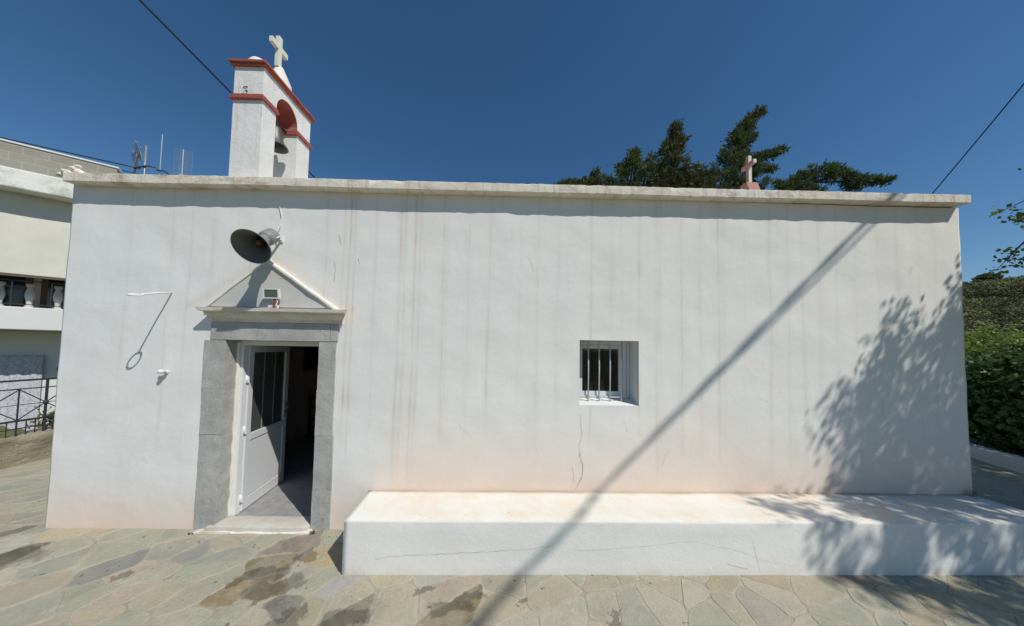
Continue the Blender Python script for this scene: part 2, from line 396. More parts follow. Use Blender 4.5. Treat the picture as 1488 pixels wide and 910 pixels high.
M_pave, M_mortar = paving_mats()

def build_paving():
    X0, X1, Y0, Y1 = -7.8, 12.4, -3.2, 9.5
    # mortar bed that follows the fall of the court
    xs = np.linspace(X0 - 0.05, X1, 90); ys = np.linspace(Y0, Y1, 60)
    ys = np.sort(np.append(ys, [0.0]))
    vs = [(float(x), float(y), gz(x, y) - 0.0015 + 0.0015 * noise.noise(Vector((x * 3, y * 3, 0)))) for y in ys for x in xs]
    n = len(xs); fs = [(j * n + i, j * n + i + 1, (j + 1) * n + i + 1, (j + 1) * n + i) for j in range(len(ys) - 1) for i in range(n - 1)]
    npbed = (vs, fs)
    r = np.random.RandomState(11)
    pal = [((0.30, 0.315, 0.25), 8), ((0.355, 0.345, 0.275), 8), ((0.34, 0.315, 0.24), 6), ((0.365, 0.33, 0.235), 4),
           ((0.28, 0.30, 0.26), 4), ((0.32, 0.265, 0.20), 2), ((0.27, 0.255, 0.24), 1), ((0.37, 0.31, 0.25), 2), ((0.36, 0.37, 0.33), 3)]
    cols = [c for c, w in pal for _ in range(w)]
    dark = {(-1.73, -0.90): (0.105, 0.10, 0.10), (-2.02, -0.70): (0.17, 0.13, 0.07), (-2.28, -0.78): (0.23, 0.155, 0.075),
            (-2.10, -0.48): (0.17, 0.14, 0.085), (-4.70, -0.42): (0.115, 0.105, 0.075), (-3.55, -0.50): (0.20, 0.20, 0.20),
            (-0.32, -0.90): (0.155, 0.125, 0.065), (-1.16, -0.98): (0.11, 0.10, 0.085), (-2.08, -0.20): (0.19, 0.165, 0.145),
            (-3.00, -0.33): (0.235, 0.245, 0.245), (-3.25, -0.30): (0.30, 0.31, 0.27), (-1.45, -0.72): (0.37, 0.37, 0.38), (-1.75,-.42):(0.35,0.28,0.17)}
    seeds = []; sc = []
    ct, sn = math.cos(0.5), math.sin(0.5)
    pts = []
    for k in dark: seeds.append(k); sc.append(dark[k])
    cell = 0.36; tries = 0
    occ = {}
    def near(p, d):
        gx, gy = int(p[0] // 0.5), int(p[1] // 0.5)
        for i in range(-1, 2):
            for j in range(-1, 2):
                for q in occ.get((gx + i, gy + j), []):
                    if (q[0] - p[0]) ** 2 + (q[1] - p[1]) ** 2 < d * d: return True
        return False
    for k in seeds: occ.setdefault((int(k[0] // 0.5), int(k[1] // 0.5)), []).append(k)
    for _ in range(16000):
        p = (r.uniform(X0 - 0.3, X1 + 0.3), r.uniform(Y0 - 0.3, Y1 + 0.3))
        if not near(p, r.choice([0.15, 0.26, 0.36, 0.44])):
            occ.setdefault((int(p[0] // 0.5), int(p[1] // 0.5)), []).append(p)
            seeds.append(p); sc.append(cols[r.randint(len(cols))])
    P = np.array(seeds); Q = np.stack([P[:, 0] * ct + P[:, 1] * sn, (-P[:, 0] * sn + P[:, 1] * ct) * 1.35], 1)
    V = []; Fc = []; C = []; E = []
    for i in range(len(P)):
        if 5 < P[i, 1] or (-4.6 < P[i, 0] < 5.1 and P[i, 1] > 0.4): continue
        if P[i, 0] > 12.2 or not (X0 + .1 < P[i, 0]): continue
        d = Q - Q[i]; dd = (d ** 2).sum(1); idx = np.argsort(dd)[1:22]
        poly = [np.array(v) for v in ((-0.55, -0.55), (0.55, -0.55), (0.55, 0.55), (-0.55, 0.55))]
        gap = 0.002 + 0.005 * r.rand()
        for j in idx:
            nrm = d[j] / math.sqrt(dd[j]); off = math.sqrt(dd[j]) / 2 - gap
            new = []
            for a in range(len(poly)):
                p, q = poly[a], poly[(a + 1) % len(poly)]
                sp, sq = p @ nrm - off, q @ nrm - off
                if sp <= 0: new.append(p)
                if (sp < 0 < sq) or (sq < 0 < sp): new.append(p + (q - p) * (sp / (sp - sq)))
            poly = new
            if len(poly) < 3: break
        if len(poly) < 3: continue
        # back to world, chop corners, wobble the edges
        w = []
        for q in poly:
            u_, v_ = q[0] + Q[i, 0], (q[1] + Q[i, 1]) / 1.35
            w.append(np.array((u_ * ct - v_ * sn, u_ * sn + v_ * ct)))
        out = []
        m = len(w)
        for a in range(m):
            p, q = w[a], w[(a + 1) % m]; L = np.linalg.norm(q - p)
            if L < 0.02: continue
            k = max(2, int(L / 0.05))
            for t in range(k):
                f = (t + 0.5) / k
                s_ = p + (q - p) * f
                e = noise.noise_vector(Vector((s_[0] * 9, s_[1] * 9, 0)))
                out.append(s_ + np.array((e.x, e.y)) * 0.018)
        if len(out) < 4: continue
        out = np.array(out); cen = out.mean(0)
        h = 0.0015 + 0.002 * r.rand(); tilt = (r.rand(2) - 0.5) * 0.006
        def zz(p): return gz(p[0], p[1]) + h + float((p - cen) @ tilt)
        b0 = len(V)
        V.append((cen[0], cen[1], zz(cen) + 0.001)); E.append(0.0)
        inner = cen + (out - cen) * (1 - 0.005 / np.maximum(0.05, np.linalg.norm(out - cen, axis=1)))[:, None]
        for p in inner: V.append((p[0], p[1], zz(p))); E.append(0.93)
        for p in out: V.append((p[0], p[1], gz(p[0], p[1]) - 0.0035)); E.append(1.0)
        m = len(out); nf = 0
        for a in range(m):
            a2 = (a + 1) % m
            Fc.append((b0, b0 + 1 + a, b0 + 1 + a2)); Fc.append((b0 + 1 + a, b0 + 1 + m + a, b0 + 1 + m + a2, b0 + 1 + a2))
        jit = 1 + (r.rand() - 0.5) * 0.22
        C += [(*[c * jit for c in sc[i]], 1.0)] * (2 * m + 1)
    off = len(V)
    V += npbed[0]; nst = len(Fc); Fc += [tuple(i + off for i in f) for f in npbed[1]]
    C += [(0.4, 0.37, 0.3, 1)] * len(npbed[0]); E += [1.0] * len(npbed[0])
    o = npmesh("paving", V, Fc, [M_pave, M_mortar])
    me = o.data
    mi = np.zeros(len(Fc), dtype=np.int32); mi[nst:] = 1; me.polygons.foreach_set("material_index", mi)
    a = me.attributes.new("stone_col", 'FLOAT_COLOR', 'POINT'); a.data.foreach_set("color", np.array(C, dtype=np.float32).ravel())
    a = me.attributes.new("edge", 'FLOAT', 'POINT'); a.data.foreach_set("value", np.array(E, dtype=np.float32))
    tag(o, kind='structure')
build_paving()

# ------------------------------------------------------------------ chapel
XL, XR = -4.92, 5.43
ZT = 3.80
chapel = thing("chapel", "white plastered chapel with bell gable, stone framed doorway and flat projecting roof edge", "chapel", (0, 0, 0))
DO = (-3.12, -2.09, 0.0, 2.065)       # door hole
WO = (0.855, 1.538, 1.388, 2.13)      # window hole
STREAKS = [(-4.25, .3, 1.5), (-2.9, .2, 3.0), (-0.72, .3, .9), (-0.68, .25, .6), (.37, .25, .7), (1.22, .22, 2.2), (1.55, .3, .9), (2.27, .3, .8), (3.32, .3, .6), (3.7, .25, .8), (4.15, .3, .5), (4.65, .3, .7), (5.1, .3, 1.0), (-1.5, .25, 1.0), (-3.79, .30, 0.9), (-3.58, .38, 1.6), (-3.33, .30, 1.2), (-3.14, .22, 2.6), (-2.06, .32, 1.8), (-1.87, .65, .7), (-1.80, .75, 1.1), (-1.74, .35, .9), (-1.22, .50, .5), (-1.16, .35, .5),
           (-1.05, .5, .5), (-0.99, .3, .6), (-0.43, .34, .8), (-0.19, .36, 1.2), (0.16, .2, 1.2), (0.6, .30, 1.1), (0.99, .42, .9), (1.76, .32, .6), (1.80, .2, .6), (2.05, .40, .5), (2.5, .34, .6),
           (2.56, .2, .6), (3.1, .38, .5), (3.5, .32, .5), (3.91, .36, .5), (4.42, .32, .9), (4.9, .2, 1.2), (-4.5, .14, 1.8), (1.35, .18, 1.8), (2.8, .18, 1.0)]
def front_wall():
    xs = list(np.arange(XL, XR + 1e-6, 0.014)); zs = list(np.arange(-0.12, ZT, 0.03))
    def snap(a, v):
        i = int(np.argmin([abs(q - v) for q in a])); a[i] = v
    for v in DO[:2] + WO[:2]: snap(xs, v)
    xs[0] = XL; xs[-1] = XR
    for v in (DO[3],) + WO[2:]: snap(zs, v)
    zs[-1] = ZT
    nx, nz = len(xs), len(zs)
    V = []; st = np.zeros(nx * nz, dtype=np.float32); dp = np.zeros(nx * nz, dtype=np.float32)
    for j, z in enumerate(zs):
        for i, x in enumerate(xs):
            y = 0.012 * noise.noise(Vector((x * 0.8, 0, z * 0.8))) + 0.005 * noise.noise(Vector((x * 3.3, 4, z * 3.3)))
            for h in (DO, WO):      # keep edges of the openings true
                dx = max(h[0] - x, x - h[1], 0); dz = max(h[2] - z, z - h[3], 0); y *= min(1, math.hypot(dx, dz) / 0.1)
            xo = x
            if i in (0, nx - 1): xo = x + 0.006 * noise.noise(Vector((x, 9, z * 3)))
            V.append((xo, y, z))
            s = 0.0
            for sx, a, lo in STREAKS:
                w = 0.011 * (1 + 0.7 * noise.noise(Vector((sx * 7, z * 1.5, 0))))
                cx_ = sx + 0.02 * noise.noise(Vector((sx * 5, z * 0.8, 3))) - 0.006 * (ZT - z)
                d = abs(x - cx_)
                if d < 0.09:
                    end = max(0, min(1, (z - lo + 0.3) / 0.7))
                    s += a * (.55 + .9 * abs(math.sin(sx * 37))) * (math.exp(-(d / w) ** 2) * 0.75 + 0.22 * math.exp(-(d / 0.045) ** 2)) * end * (0.65 + 0.6 * noise.noise(Vector((sx * 3, z * 4, 8))))
            # grimy run just under the slab
            s += 0.16 * max(0, (z - 3.60) / 0.2) * (0.6 + noise.noise(Vector((x * 2.5, 1, 2))))
            # stain line at the foot of the wall over the bench
            if x > -1.5: s += 0.75 * max(0, 1 - abs(z - 0.425) / 0.022) * max(0, 0.35 + noise.noise(Vector((x * 2.3, 0, 5))))
            elif z < 0.06: s += 0.35 * max(0, 0.5 + noise.noise(Vector((x * 5, 0, 5))))
            if -3.6 < x < -1.7 and z > 2.4:   # rust wash round the pediment
                t = 2.98 - abs(x + 2.69) * 0.67; s += 0.30 * math.exp(-((z - t - 0.03) / 0.07) ** 2)
            st[j * nx + i] = min(1, max(0, s))
            zb = 0.42 if x > -1.48 else 0.0
            top = (0.95 if zb else 0.75) * (1 + 0.5 * noise.noise(Vector((x * 0.7, 2, 0))))
            t = max(0, 1 - (z - zb) / top); t0 = max(0, 1 - z / top) ** 1.5 * .85; t1 = t ** 1.5 * .85
            fb = max(0, min(1, (x + 1.75) / .9)); fb = fb * fb * (3 - 2 * fb)
            tt = max(0, 1 - abs(z - 0.42) / (top if z > .42 else .6)) ** 1.5 * .85
            dp[j * nx + i] = min(1, t0 * (1 - fb) + tt * fb)
    F = []
    def inside(x0, x1, z0, z1, h): return x0 > h[0] - 1e-4 and x1 < h[1] + 1e-4 and z0 > h[2] - 0.13 * (h is DO) - 1e-4 and z1 < h[3] + 1e-4
    for j in range(nz - 1):
        for i in range(nx - 1):
            a = (xs[i], xs[i + 1], zs[j], zs[j + 1])
            if inside(*a, DO) or inside(*a, WO): continue
            k = j * nx + i; F.append((k, k + 1, k + nx + 1, k + nx))
    # returns round the outer edge
    n0 = len(V)
    for j, z in enumerate(zs): V.append((V[j * nx][0], 0.05, z))
    for j, z in enumerate(zs): V.append((V[j * nx + nx - 1][0], 0.05, z))
    for j in range(nz - 1):
        F.append((n0 + j, j * nx, (j + 1) * nx, n0 + j + 1)); F.append((j * nx + nx - 1, n0 + nz + j, n0 + nz + j + 1, (j + 1) * nx + nx - 1))
    st = np.append(st, np.zeros(2 * nz, dtype=np.float32)); dp = np.append(dp, np.zeros(2 * nz, dtype=np.float32))
    # cracks: thin dark ribbons a hair proud of the plaster
    nf = len(F)
    def crack(pts, w=0.004):
        fine = []
        for a, b in zip(pts, pts[1:]):
            k = 6
            for t in range(k):
                f = t / k; x = a[0] + (b[0] - a[0]) * f; z = a[1] + (b[1] - a[1]) * f
                fine.append((x + rnd.uniform(-.006, .006), z + rnd.uniform(-.004, .004)))
        fine.append(pts[-1])
        for q, (x, z) in enumerate(fine):
            ww = w * (0.4 + 0.8 * rnd.random()) * (0.3 if q in (0, len(fine) - 1) else 1)
            y = 0.012 * noise.noise(Vector((x * 0.8, 0, z * 0.8))) + 0.005 * noise.noise(Vector((x * 3.3, 4, z * 3.3))) - 0.0022
            V.append((x - ww / 2, y, z)); V.append((x + ww / 2, y, z))
            if q: b_ = len(V) - 4; F.append((b_, b_ + 1, b_ + 3, b_ + 2))
    crack([(0.865, 1.30), (0.89, 1.07), (0.855, 0.95), (0.875, 0.80)], 0.003); crack([(0.85, 0.86), (0.895, 0.72), (0.893, 0.60), (0.84, 0.50), (0.816, 0.445)], 0.007)
    crack([(0.78, 0.70), (0.80, 0.60), (0.79, 0.52)], 0.003); crack([(1.35, 1.24), (1.40, 1.12), (1.42, 1.07)], 0.002)
    crack([(-1.93, 3.30), (-1.91, 3.20), (-1.90, 3.16)], 0.005); crack([(-1.97, 2.98), (-1.955, 2.86), (-1.97, 2.74)], 0.005); crack([(-1.70, 3.02), (-1.69, 2.95)], 0.006)
    for cx_, cz in ((-4.4, 1.9), (-4.1, .8), (-0.9, 2.6), (-.5, 1.2), (.2, 3.1), (2.4, 2.8), (2.9, 1.5), (3.9, 3.0), (4.9, 3.2), (1.9, .9), (-1.2, .9)):
        a = rnd.uniform(0, 3.14); q = [(cx_, cz)]
        for _ in range(4): a += rnd.uniform(-.7, .7); l = rnd.uniform(.04, .10); q.append((q[-1][0] + math.cos(a) * l, q[-1][1] - abs(math.sin(a)) * l))
        crack(q, .0022)
    st = np.append(st, np.zeros(len(V) - len(st), dtype=np.float32)); dp = np.append(dp, np.zeros(len(V) - len(dp), dtype=np.float32))
    o = npmesh("front_wall", V, F, [M_wall, M_crack], chapel)
    mi = np.zeros(len(F), dtype=np.int32); mi[nf:] = 1; o.data.polygons.foreach_set("material_index", mi)
    sm = np.ones(len(F), dtype=bool); sm[nf - 2 * (nz - 1):] = False; o.data.polygons.foreach_set("use_smooth", sm)
    for nme, arr in (("stain", st), ("damp", dp)):
        a = o.data.attributes.new(nme, 'FLOAT', 'POINT'); a.data.foreach_set("value", arr)
front_wall()
def rest_of_chapel():
    T = 0.45
    b = MB()
    # masonry behind the plastered face, round both openings
    b.box(XL + .01, DO[0] - .004, 0.03, T, -.15, ZT); b.box(DO[1] + .004, WO[0], 0.03, T, -.15, ZT); b.box(WO[1], XR - .01, 0.03, T, -.15, ZT)
    b.box(DO[0] - .004, DO[1] + .004, 0.03, T, DO[3], ZT)
    b.box(WO[0], WO[1], 0.03, T, -.15, WO[2] - .06); b.box(WO[0], WO[1], 0.03, T, WO[3], ZT)
    b.build("inner_masonry", M_white, chapel)
    b = MB(); b.box(XL + .006, XL + T, T, 5.2, -.15, ZT); b.build("left_wall", M_white, chapel)
    b = MB(); b.box(XR - T, XR - .006, T, 5.2, -.15, ZT); b.build("right_wall", M_white, chapel)
    b = MB(); b.box(XL + T, XR - T, 4.75, 5.2, -.15, ZT); b.build("rear_wall", M_white, chapel)
    b = MB(); b.box(XL + T, XR - T, T, 4.75, -.1, 0.045); b.box(DO[0] + .0, DO[1] - .0, 0.16, T, -.1, 0.045); b.build("interior_floor", M_intfloor, chapel)
    # pink washed inner lining
    b = MB(); b.box(XL + T, XL + T + .015, T, 4.75, .046, 3.3); b.box(XL + T + .015, XR - T, 4.735, 4.75, .046, 3.3)
    b.box(XL + T + .015, XR - T, T, 4.735, 3.3, 3.32); b.build("interior_lining", M_intwall, chapel)
    # window reveal: splayed plaster sides and sloping sill
    b = MB()
    b.prism([(WO[0], 0.0), (WO[0], 0.29), (WO[0] - .02, 0.29), (WO[0] - .02, 0.0)], WO[2] - .06, WO[3], 'z')
    b.prism([(0.004, WO[2] + 0.0), (0.30, WO[2] + 0.05), (0.30, WO[2] - .06), (0.004, WO[2] - .06)], WO[0], WO[1], 'x')
    b.build("window_reveal", M_white, chapel)
    # roof slab with a chipped, uneven edge
    b = MB()
    N = 190; L0, L1 = -4.87, 5.41
    prof = lambda x: (3.782 + 0.0035 * (x + 4.87) - .012, 3.872 + 0.0035 * (x + 4.87))
    rows = []
    for i in range(N + 1):
        x = L0 + (L1 - L0) * i / N
        nz = lambda a, s=1.0: noise.noise(Vector((x * 5 * s, a, 0)))
        z0, z1 = prof(x)
        sag = 0.012 * noise.noise(Vector((x * 0.6, 3, 0)))
        z0 += sag * .6; z1 += sag * .4
        yo = -0.12 + 0.008 * nz(1) + 0.006 * nz(7, 3)
        chip = max(0, noise.noise(Vector((x * 7, 20, 0))) - 0.28) * 0.06
        pts = [(0.06, z0 + .012), (-0.02, z0 + .006 + .004 * nz(2)), (yo + .010, z0 + .004 * nz(3, 2)), (yo + .002, z0 + .006 + .005 * nz(4)), (yo, (z0 + z1) / 2 + .004 * nz(5)),
               (yo + .001 + chip * .5, z1 - .007 - chip), (yo + .009 + chip, z1 - .001 + .003 * nz(6, 3)), (yo + .07, z1 + .004 + .004 * nz(8)), (0.1, z1 + .01), (5.3, z1 + .01), (5.3, z0)]
        rows.append([b.bm.verts.new((x, y, z)) for y, z in pts])
    for a, c in zip(rows, rows[1:]):
        m = len(a)
        for k in range(m): b.bm.faces.new((a[k], a[(k + 1) % m], c[(k + 1) % m], c[k])).smooth = k < 8
    b.bm.faces.new(rows[0]); b.bm.faces.new(rows[-1][::-1])
    sl = b.build("roof_slab", M_slab, chapel); sl.data.set_sharp_from_angle(angle=math.radians(32))
    # broken mortar lumps at the left end of the roof edge
    for k, (x, y, z, r_) in enumerate([(-4.845, -.06, 3.93, .035), (-4.82, -.05, 3.965, .028), (-4.90, -.07, 3.885, .038), (-4.965, -.07, 3.868, .030), (-4.79, -.06, 3.895, .035)]):
        b = MB(); bmesh.ops.create_icosphere(b.bm, subdivisions=3, radius=r_, matrix=Matrix.Translation((x, y, z)) @ Matrix.Diagonal((1.4, 1, .9, 1)))
        for v in b.bm.verts:
            v.co += Vector((x, y, z)).lerp(v.co, 1) * 0 + (v.co - Vector((x, y, z))) * 0.5 * noise.noise(v.co * 30)
        for f in b.bm.faces: f.smooth = True
        b.build("mortar_lump", M_slab, chapel)
rest_of_chapel()

def door_surround():
    sur = MB()
    # sub-parts hang under the surround: jamb blocks, lintel, cornice, pediment
    sur.prism([(-3.30, 2.436), (-1.94, 2.436), (-2.69, 2.955)], -0.035, 0.03)
    s = sur.build("door_surround", M_tymp, chapel, subdiv=.12, rough=(.006, 6))
    zc = [-0.06, 0.44, 1.02, 1.52, 2.058]
    for x0, x1 in ((-3.345, -3.12), (-2.09, -1.895)):
        for a, c in zip(zc, zc[1:]):
            b = MB(); b.box(x0 + rnd.uniform(-.005, .004), x1 if x0 < -3 else x1 + rnd.uniform(-.008, .006), -0.014 + rnd.uniform(-.003, .002), 0.165, a, c - 0.0012)
            b.build("jamb_block", M_stone, s, bevel=.0012, subdiv=.07, rough=(.0045, 9), flat=True)
    b = MB(); b.box(-3.285, -1.975, -0.018, 0.165, 2.061, 2.262); b.build("lintel", M_stone, s, bevel=.003, subdiv=.1, rough=(.004, 7), flat=True)
    b = MB(); b.box(-1.971, -1.885, -0.016, 0.165, 2.063, 2.260); b.build("lintel_end_block", M_stone, s, bevel=.004)
    b = MB(); b.box(-3.122, -3.095, 0.135, 0.168, .05, 2.05); b.build("plaster_fillet", M_ridge, s, bevel=.008, subdiv=.08, rough=(.012, 8))
    # stepped cornice
    b = MB(); pr = [(0.02, 2.263), (-0.03, 2.265), (-0.035, 2.300), (-0.055, 2.308), (-0.075, 2.335), (-0.085, 2.350), (-0.088, 2.372), (-0.125, 2.378), (-0.13, 2.412), (0.02, 2.414)]
    rows = []
    def sec(x, k):
        return [b.bm.verts.new((x + k * max(0, -y - .02) * 1.0, y, z)) for y, z in pr]
    NX = 24
    for i in range(NX + 1):
        x = -3.245 + (1.40) * i / NX
        k = -1 if i == 0 else (1 if i == NX else 0)
        rows.append([b.bm.verts.new((x + k * max(0, -y - .02), y + .002 * noise.noise(Vector((x * 9, z * 20, 0))), z + .002 * noise.noise(Vector((x * 9, z * 20, 5))))) for y, z in pr])
    for a, c in zip(rows, rows[1:]):
        for q in range(len(pr)): b.bm.faces.new((a[q], a[(q + 1) % len(pr)], c[(q + 1) % len(pr)], c[q]))
    b.bm.faces.new(rows[0]); b.bm.faces.new(rows[-1][::-1])
    b.build("cornice", M_cornice, s)
    # raking edges of the pediment
    for xa, za, xb, zb, w in ((-2.70, 2.985, -1.885, 2.425, .030), (-3.345, 2.425, -2.68, 2.985, .018)):
        b = MB(); d = Vector((xb - xa, 0, zb - za)); nrm = Vector((-d.z, 0, d.x)).normalized()
        a0 = Vector((xa, 0, za)); b0 = Vector((xb, 0, zb))
        vs = [a0, b0, b0 - nrm * w, a0 - nrm * w]
        b.prism([(v.x, v.z) for v in vs], -0.06 if w > .02 else -0.048, 0.03)
        b.build("raking_moulding", M_ridge, s, bevel=.006, subdiv=.1, rough=(.006, 8))
    b = MB(); b.box(-3.19, -2.10, -0.055, 0.175, -.08, 0.05); b.build("threshold", M_marble, s, bevel=.008, subdiv=.15, rough=(.008, 5))
    b = MB(); b.box(-3.30, -2.07, -0.075, 0.05, -.09, 0.008); b.build("threshold_bed", M_slab, s, bevel=.01, subdiv=.12, rough=(.014, 7))
door_surround()

def door():
    fr = MB()
    x0, x1, y0, y1, zt = -3.118, -2.092, 0.166, 0.235, 2.06
    fr.box(x0, x0 + .055, y0, y1, 0.051, zt); fr.box(x1 - .055, x1, y0, y1, 0.051, zt); fr.box(x0 + .055, x1 - .055, y0, y1, zt - .055, zt)
    fr.build("door_frame", M_alu, chapel, bevel=.003)
    # leaf swung into the room
    hx, hy = -3.055, 0.245; ang = math.radians(98.5); Lw = 0.86
    L = thing_part = bpy.data.objects.new("door_leaf_pivot", None)
    bpy.data.objects.remove(L)
    M = Matrix.Translation((hx, hy, 0)) @ Matrix.Rotation(ang, 4, 'Z')
    z0, z1 = 0.058, 2.0; st = 0.085; th = 0.045
    b = MB()
    b.box(0, st, 0, th, z0, z1, M); b.box(Lw - st, Lw, 0, th, z0, z1, M)
    b.box(st, Lw - st, 0, th, z1 - .08, z1, M); b.box(st, Lw - st, 0, th, 0.86, 0.94, M); b.box(st, Lw - st, 0, th, z0, z0 + .13, M)
    leaf = b.build("door", M_alu, chapel, bevel=.0025)
    b = MB(); b.box(st + .006, Lw - st - .006, 0.008, th - .008, z0 + .136, 0.854, M); b.build("lower_panel", M_alu, leaf, bevel=.003)
    b = MB()
    for a in ((st, st + .006, z0 + .13, .86), (Lw - st - .006, Lw - st, z0 + .13, .86)): b.box(a[0], a[1], 0.012, th - .012, a[2], a[3], M)
    for a in ((st, Lw - st, z0 + .13, z0 + .136), (st, Lw - st, .854, .86)): b.box(a[0], a[1], 0.012, th - .012, a[2], a[3], M)
    b.build("panel_gasket", M_seal, leaf)
    b = MB(); b.box(st, Lw - st, 0.020, 0.025, 0.94, z1 - .08, M); b.build("glass_pane", M_glass, leaf)
    for f in (1, 2):
        xx = st + (Lw - 2 * st) * f / 3
        b = MB(); b.box(xx - .004, xx + .004, 0.014, 0.019, .94, z1 - .08, M); b.build("muntin", M_muntin, leaf)
    b = MB()
    for side in (-1,):
        yy = -0.004 if side < 0 else th + .004
        b.box(Lw - .075, Lw - .035, yy - .004, yy + .004, 0.98, 1.20, M)
        b.tube([M @ Vector((Lw - .055, yy - .004, 1.13)), M @ Vector((Lw - .055, yy - .05, 1.13)), M @ Vector((Lw - .075, yy - .058, 1.13)), M @ Vector((Lw - .17, yy - .055, 1.125))], .009, 8)
        b.tube([M @ Vector((Lw - .055, yy - .004, 1.03)), M @ Vector((Lw - .055, yy - .014, 1.03))], .012, 10)
    b.build("handle", M_steel, leaf)
    for z in (0.16, 0.95, 1.55):
        b = MB(); b.tube([(hx - .004, hy - .022, z), (hx - .004, hy - .022, z + .10)], .008, 10); b.box(hx - .035, hx + .02, hy - .019, hy - .012, z + .01, z + .09); b.build("hinge", M_alu, leaf)
door()

def window():
    y = 0.25; b = MB()
    x0, x1, z0, z1 = WO[0] + .002, WO[1] - .002, WO[2] + .045, WO[3] - .002
    b.box(x0, x0 + .045, y, y + .06, z0, z1); b.box(1.455, x1, y, y + .06, z0, z1)
    b.box(x0 + .045, 1.455, y, y + .06, z1 - .04, z1); b.box(x0 + .045, 1.455, y, y + .06, z0, z0 + .03)
    w = b.build("window", M_alu, chapel, bevel=.003)
    b = MB(); sx0, sx1, sz0, sz1 = x0 + .047, 1.453, z0 + .032, z1 - .042
    b.box(sx0, sx0 + .05, y + .012, y + .05, sz0, sz1); b.box(sx1 - .05, sx1, y + .012, y + .05, sz0, sz1)
    b.box(sx0 + .05, sx1 - .05, y + .012, y + .05, sz1 - .05, sz1); b.box(sx0 + .05, sx1 - .05, y + .012, y + .05, sz0, sz0 + .05); b.build("sash", M_alu, w, bevel=.003)
    b = MB(); b.box(sx0 + .05, sx1 - .05, y + .030, y + .034, sz0 + .05, sz1 - .05); b.build("pane", M_wglass, w)
    b = MB(); b.box(1.495, 1.498, y - .002, y, z0 + .02, z1 - .02); b.build("frame_seam", M_seal, w)
    yb = 0.14
    for x in (0.993, 1.123, 1.254, 1.392):
        b = MB(); b.tube([(x, yb, WO[2] + .022), (x + .002, yb, 1.75), (x, yb, WO[3] + .002)], .0085, 8); b.build("window_bar", M_barpaint, w)
    for z in (2.075, 1.462):
        b = MB(); b.box(WO[0] + .001, 1.40, yb + .007, yb + .013, z - .007, z + .007); b.build("cross_bar", M_barpaint, w)
window()

def interior():
    ch = thing("wooden_chair", "dark wooden chair standing inside the chapel behind the open door", "chair", (-3.86, 3.2, .045), math.radians(75))
    b = MB(); b.box(-.21, .21, -.2, .2, .42, .45); b.build("seat", M_wood, ch, bevel=.006)
    for sx in (-1, 1):
        for sy in (-1, 1):
            b = MB(); b.box(sx * .19 - .018, sx * .19 + .018, sy * .18 - .018, sy * .18 + .018, 0, .42 if sy < 0 else 0.42); b.build("leg", M_wood, ch, bevel=.003)
        b = MB(); b.box(sx * .19 - .018, sx * .19 + .018, .165, .2, .45, .95); b.build("back_post", M_wood, ch, bevel=.003)
    for z in (.62, .82):
        b = MB(); b.box(-.17, .17, .172, .192, z, z + .07); b.build("back_rail", M_wood, ch, bevel=.003)
    pic = thing("framed_picture", "dark framed picture hanging on the inner side wall of the chapel", "picture", (XL + .47, 3.35, 1.45))
    b = MB(); b.box(0, .03, 0, .06, 0, .75); b.box(0, .03, .54, .6, 0, .75); b.box(0, .03, .06, .54, 0, .06); b.box(0, .03, .06, .54, .69, .75); b.build("frame", M_gild, pic, bevel=.006)
    b = MB(); b.box(.004, .016, .06, .54, .06, .69); b.build("panel", M_canvas, pic)
interior()

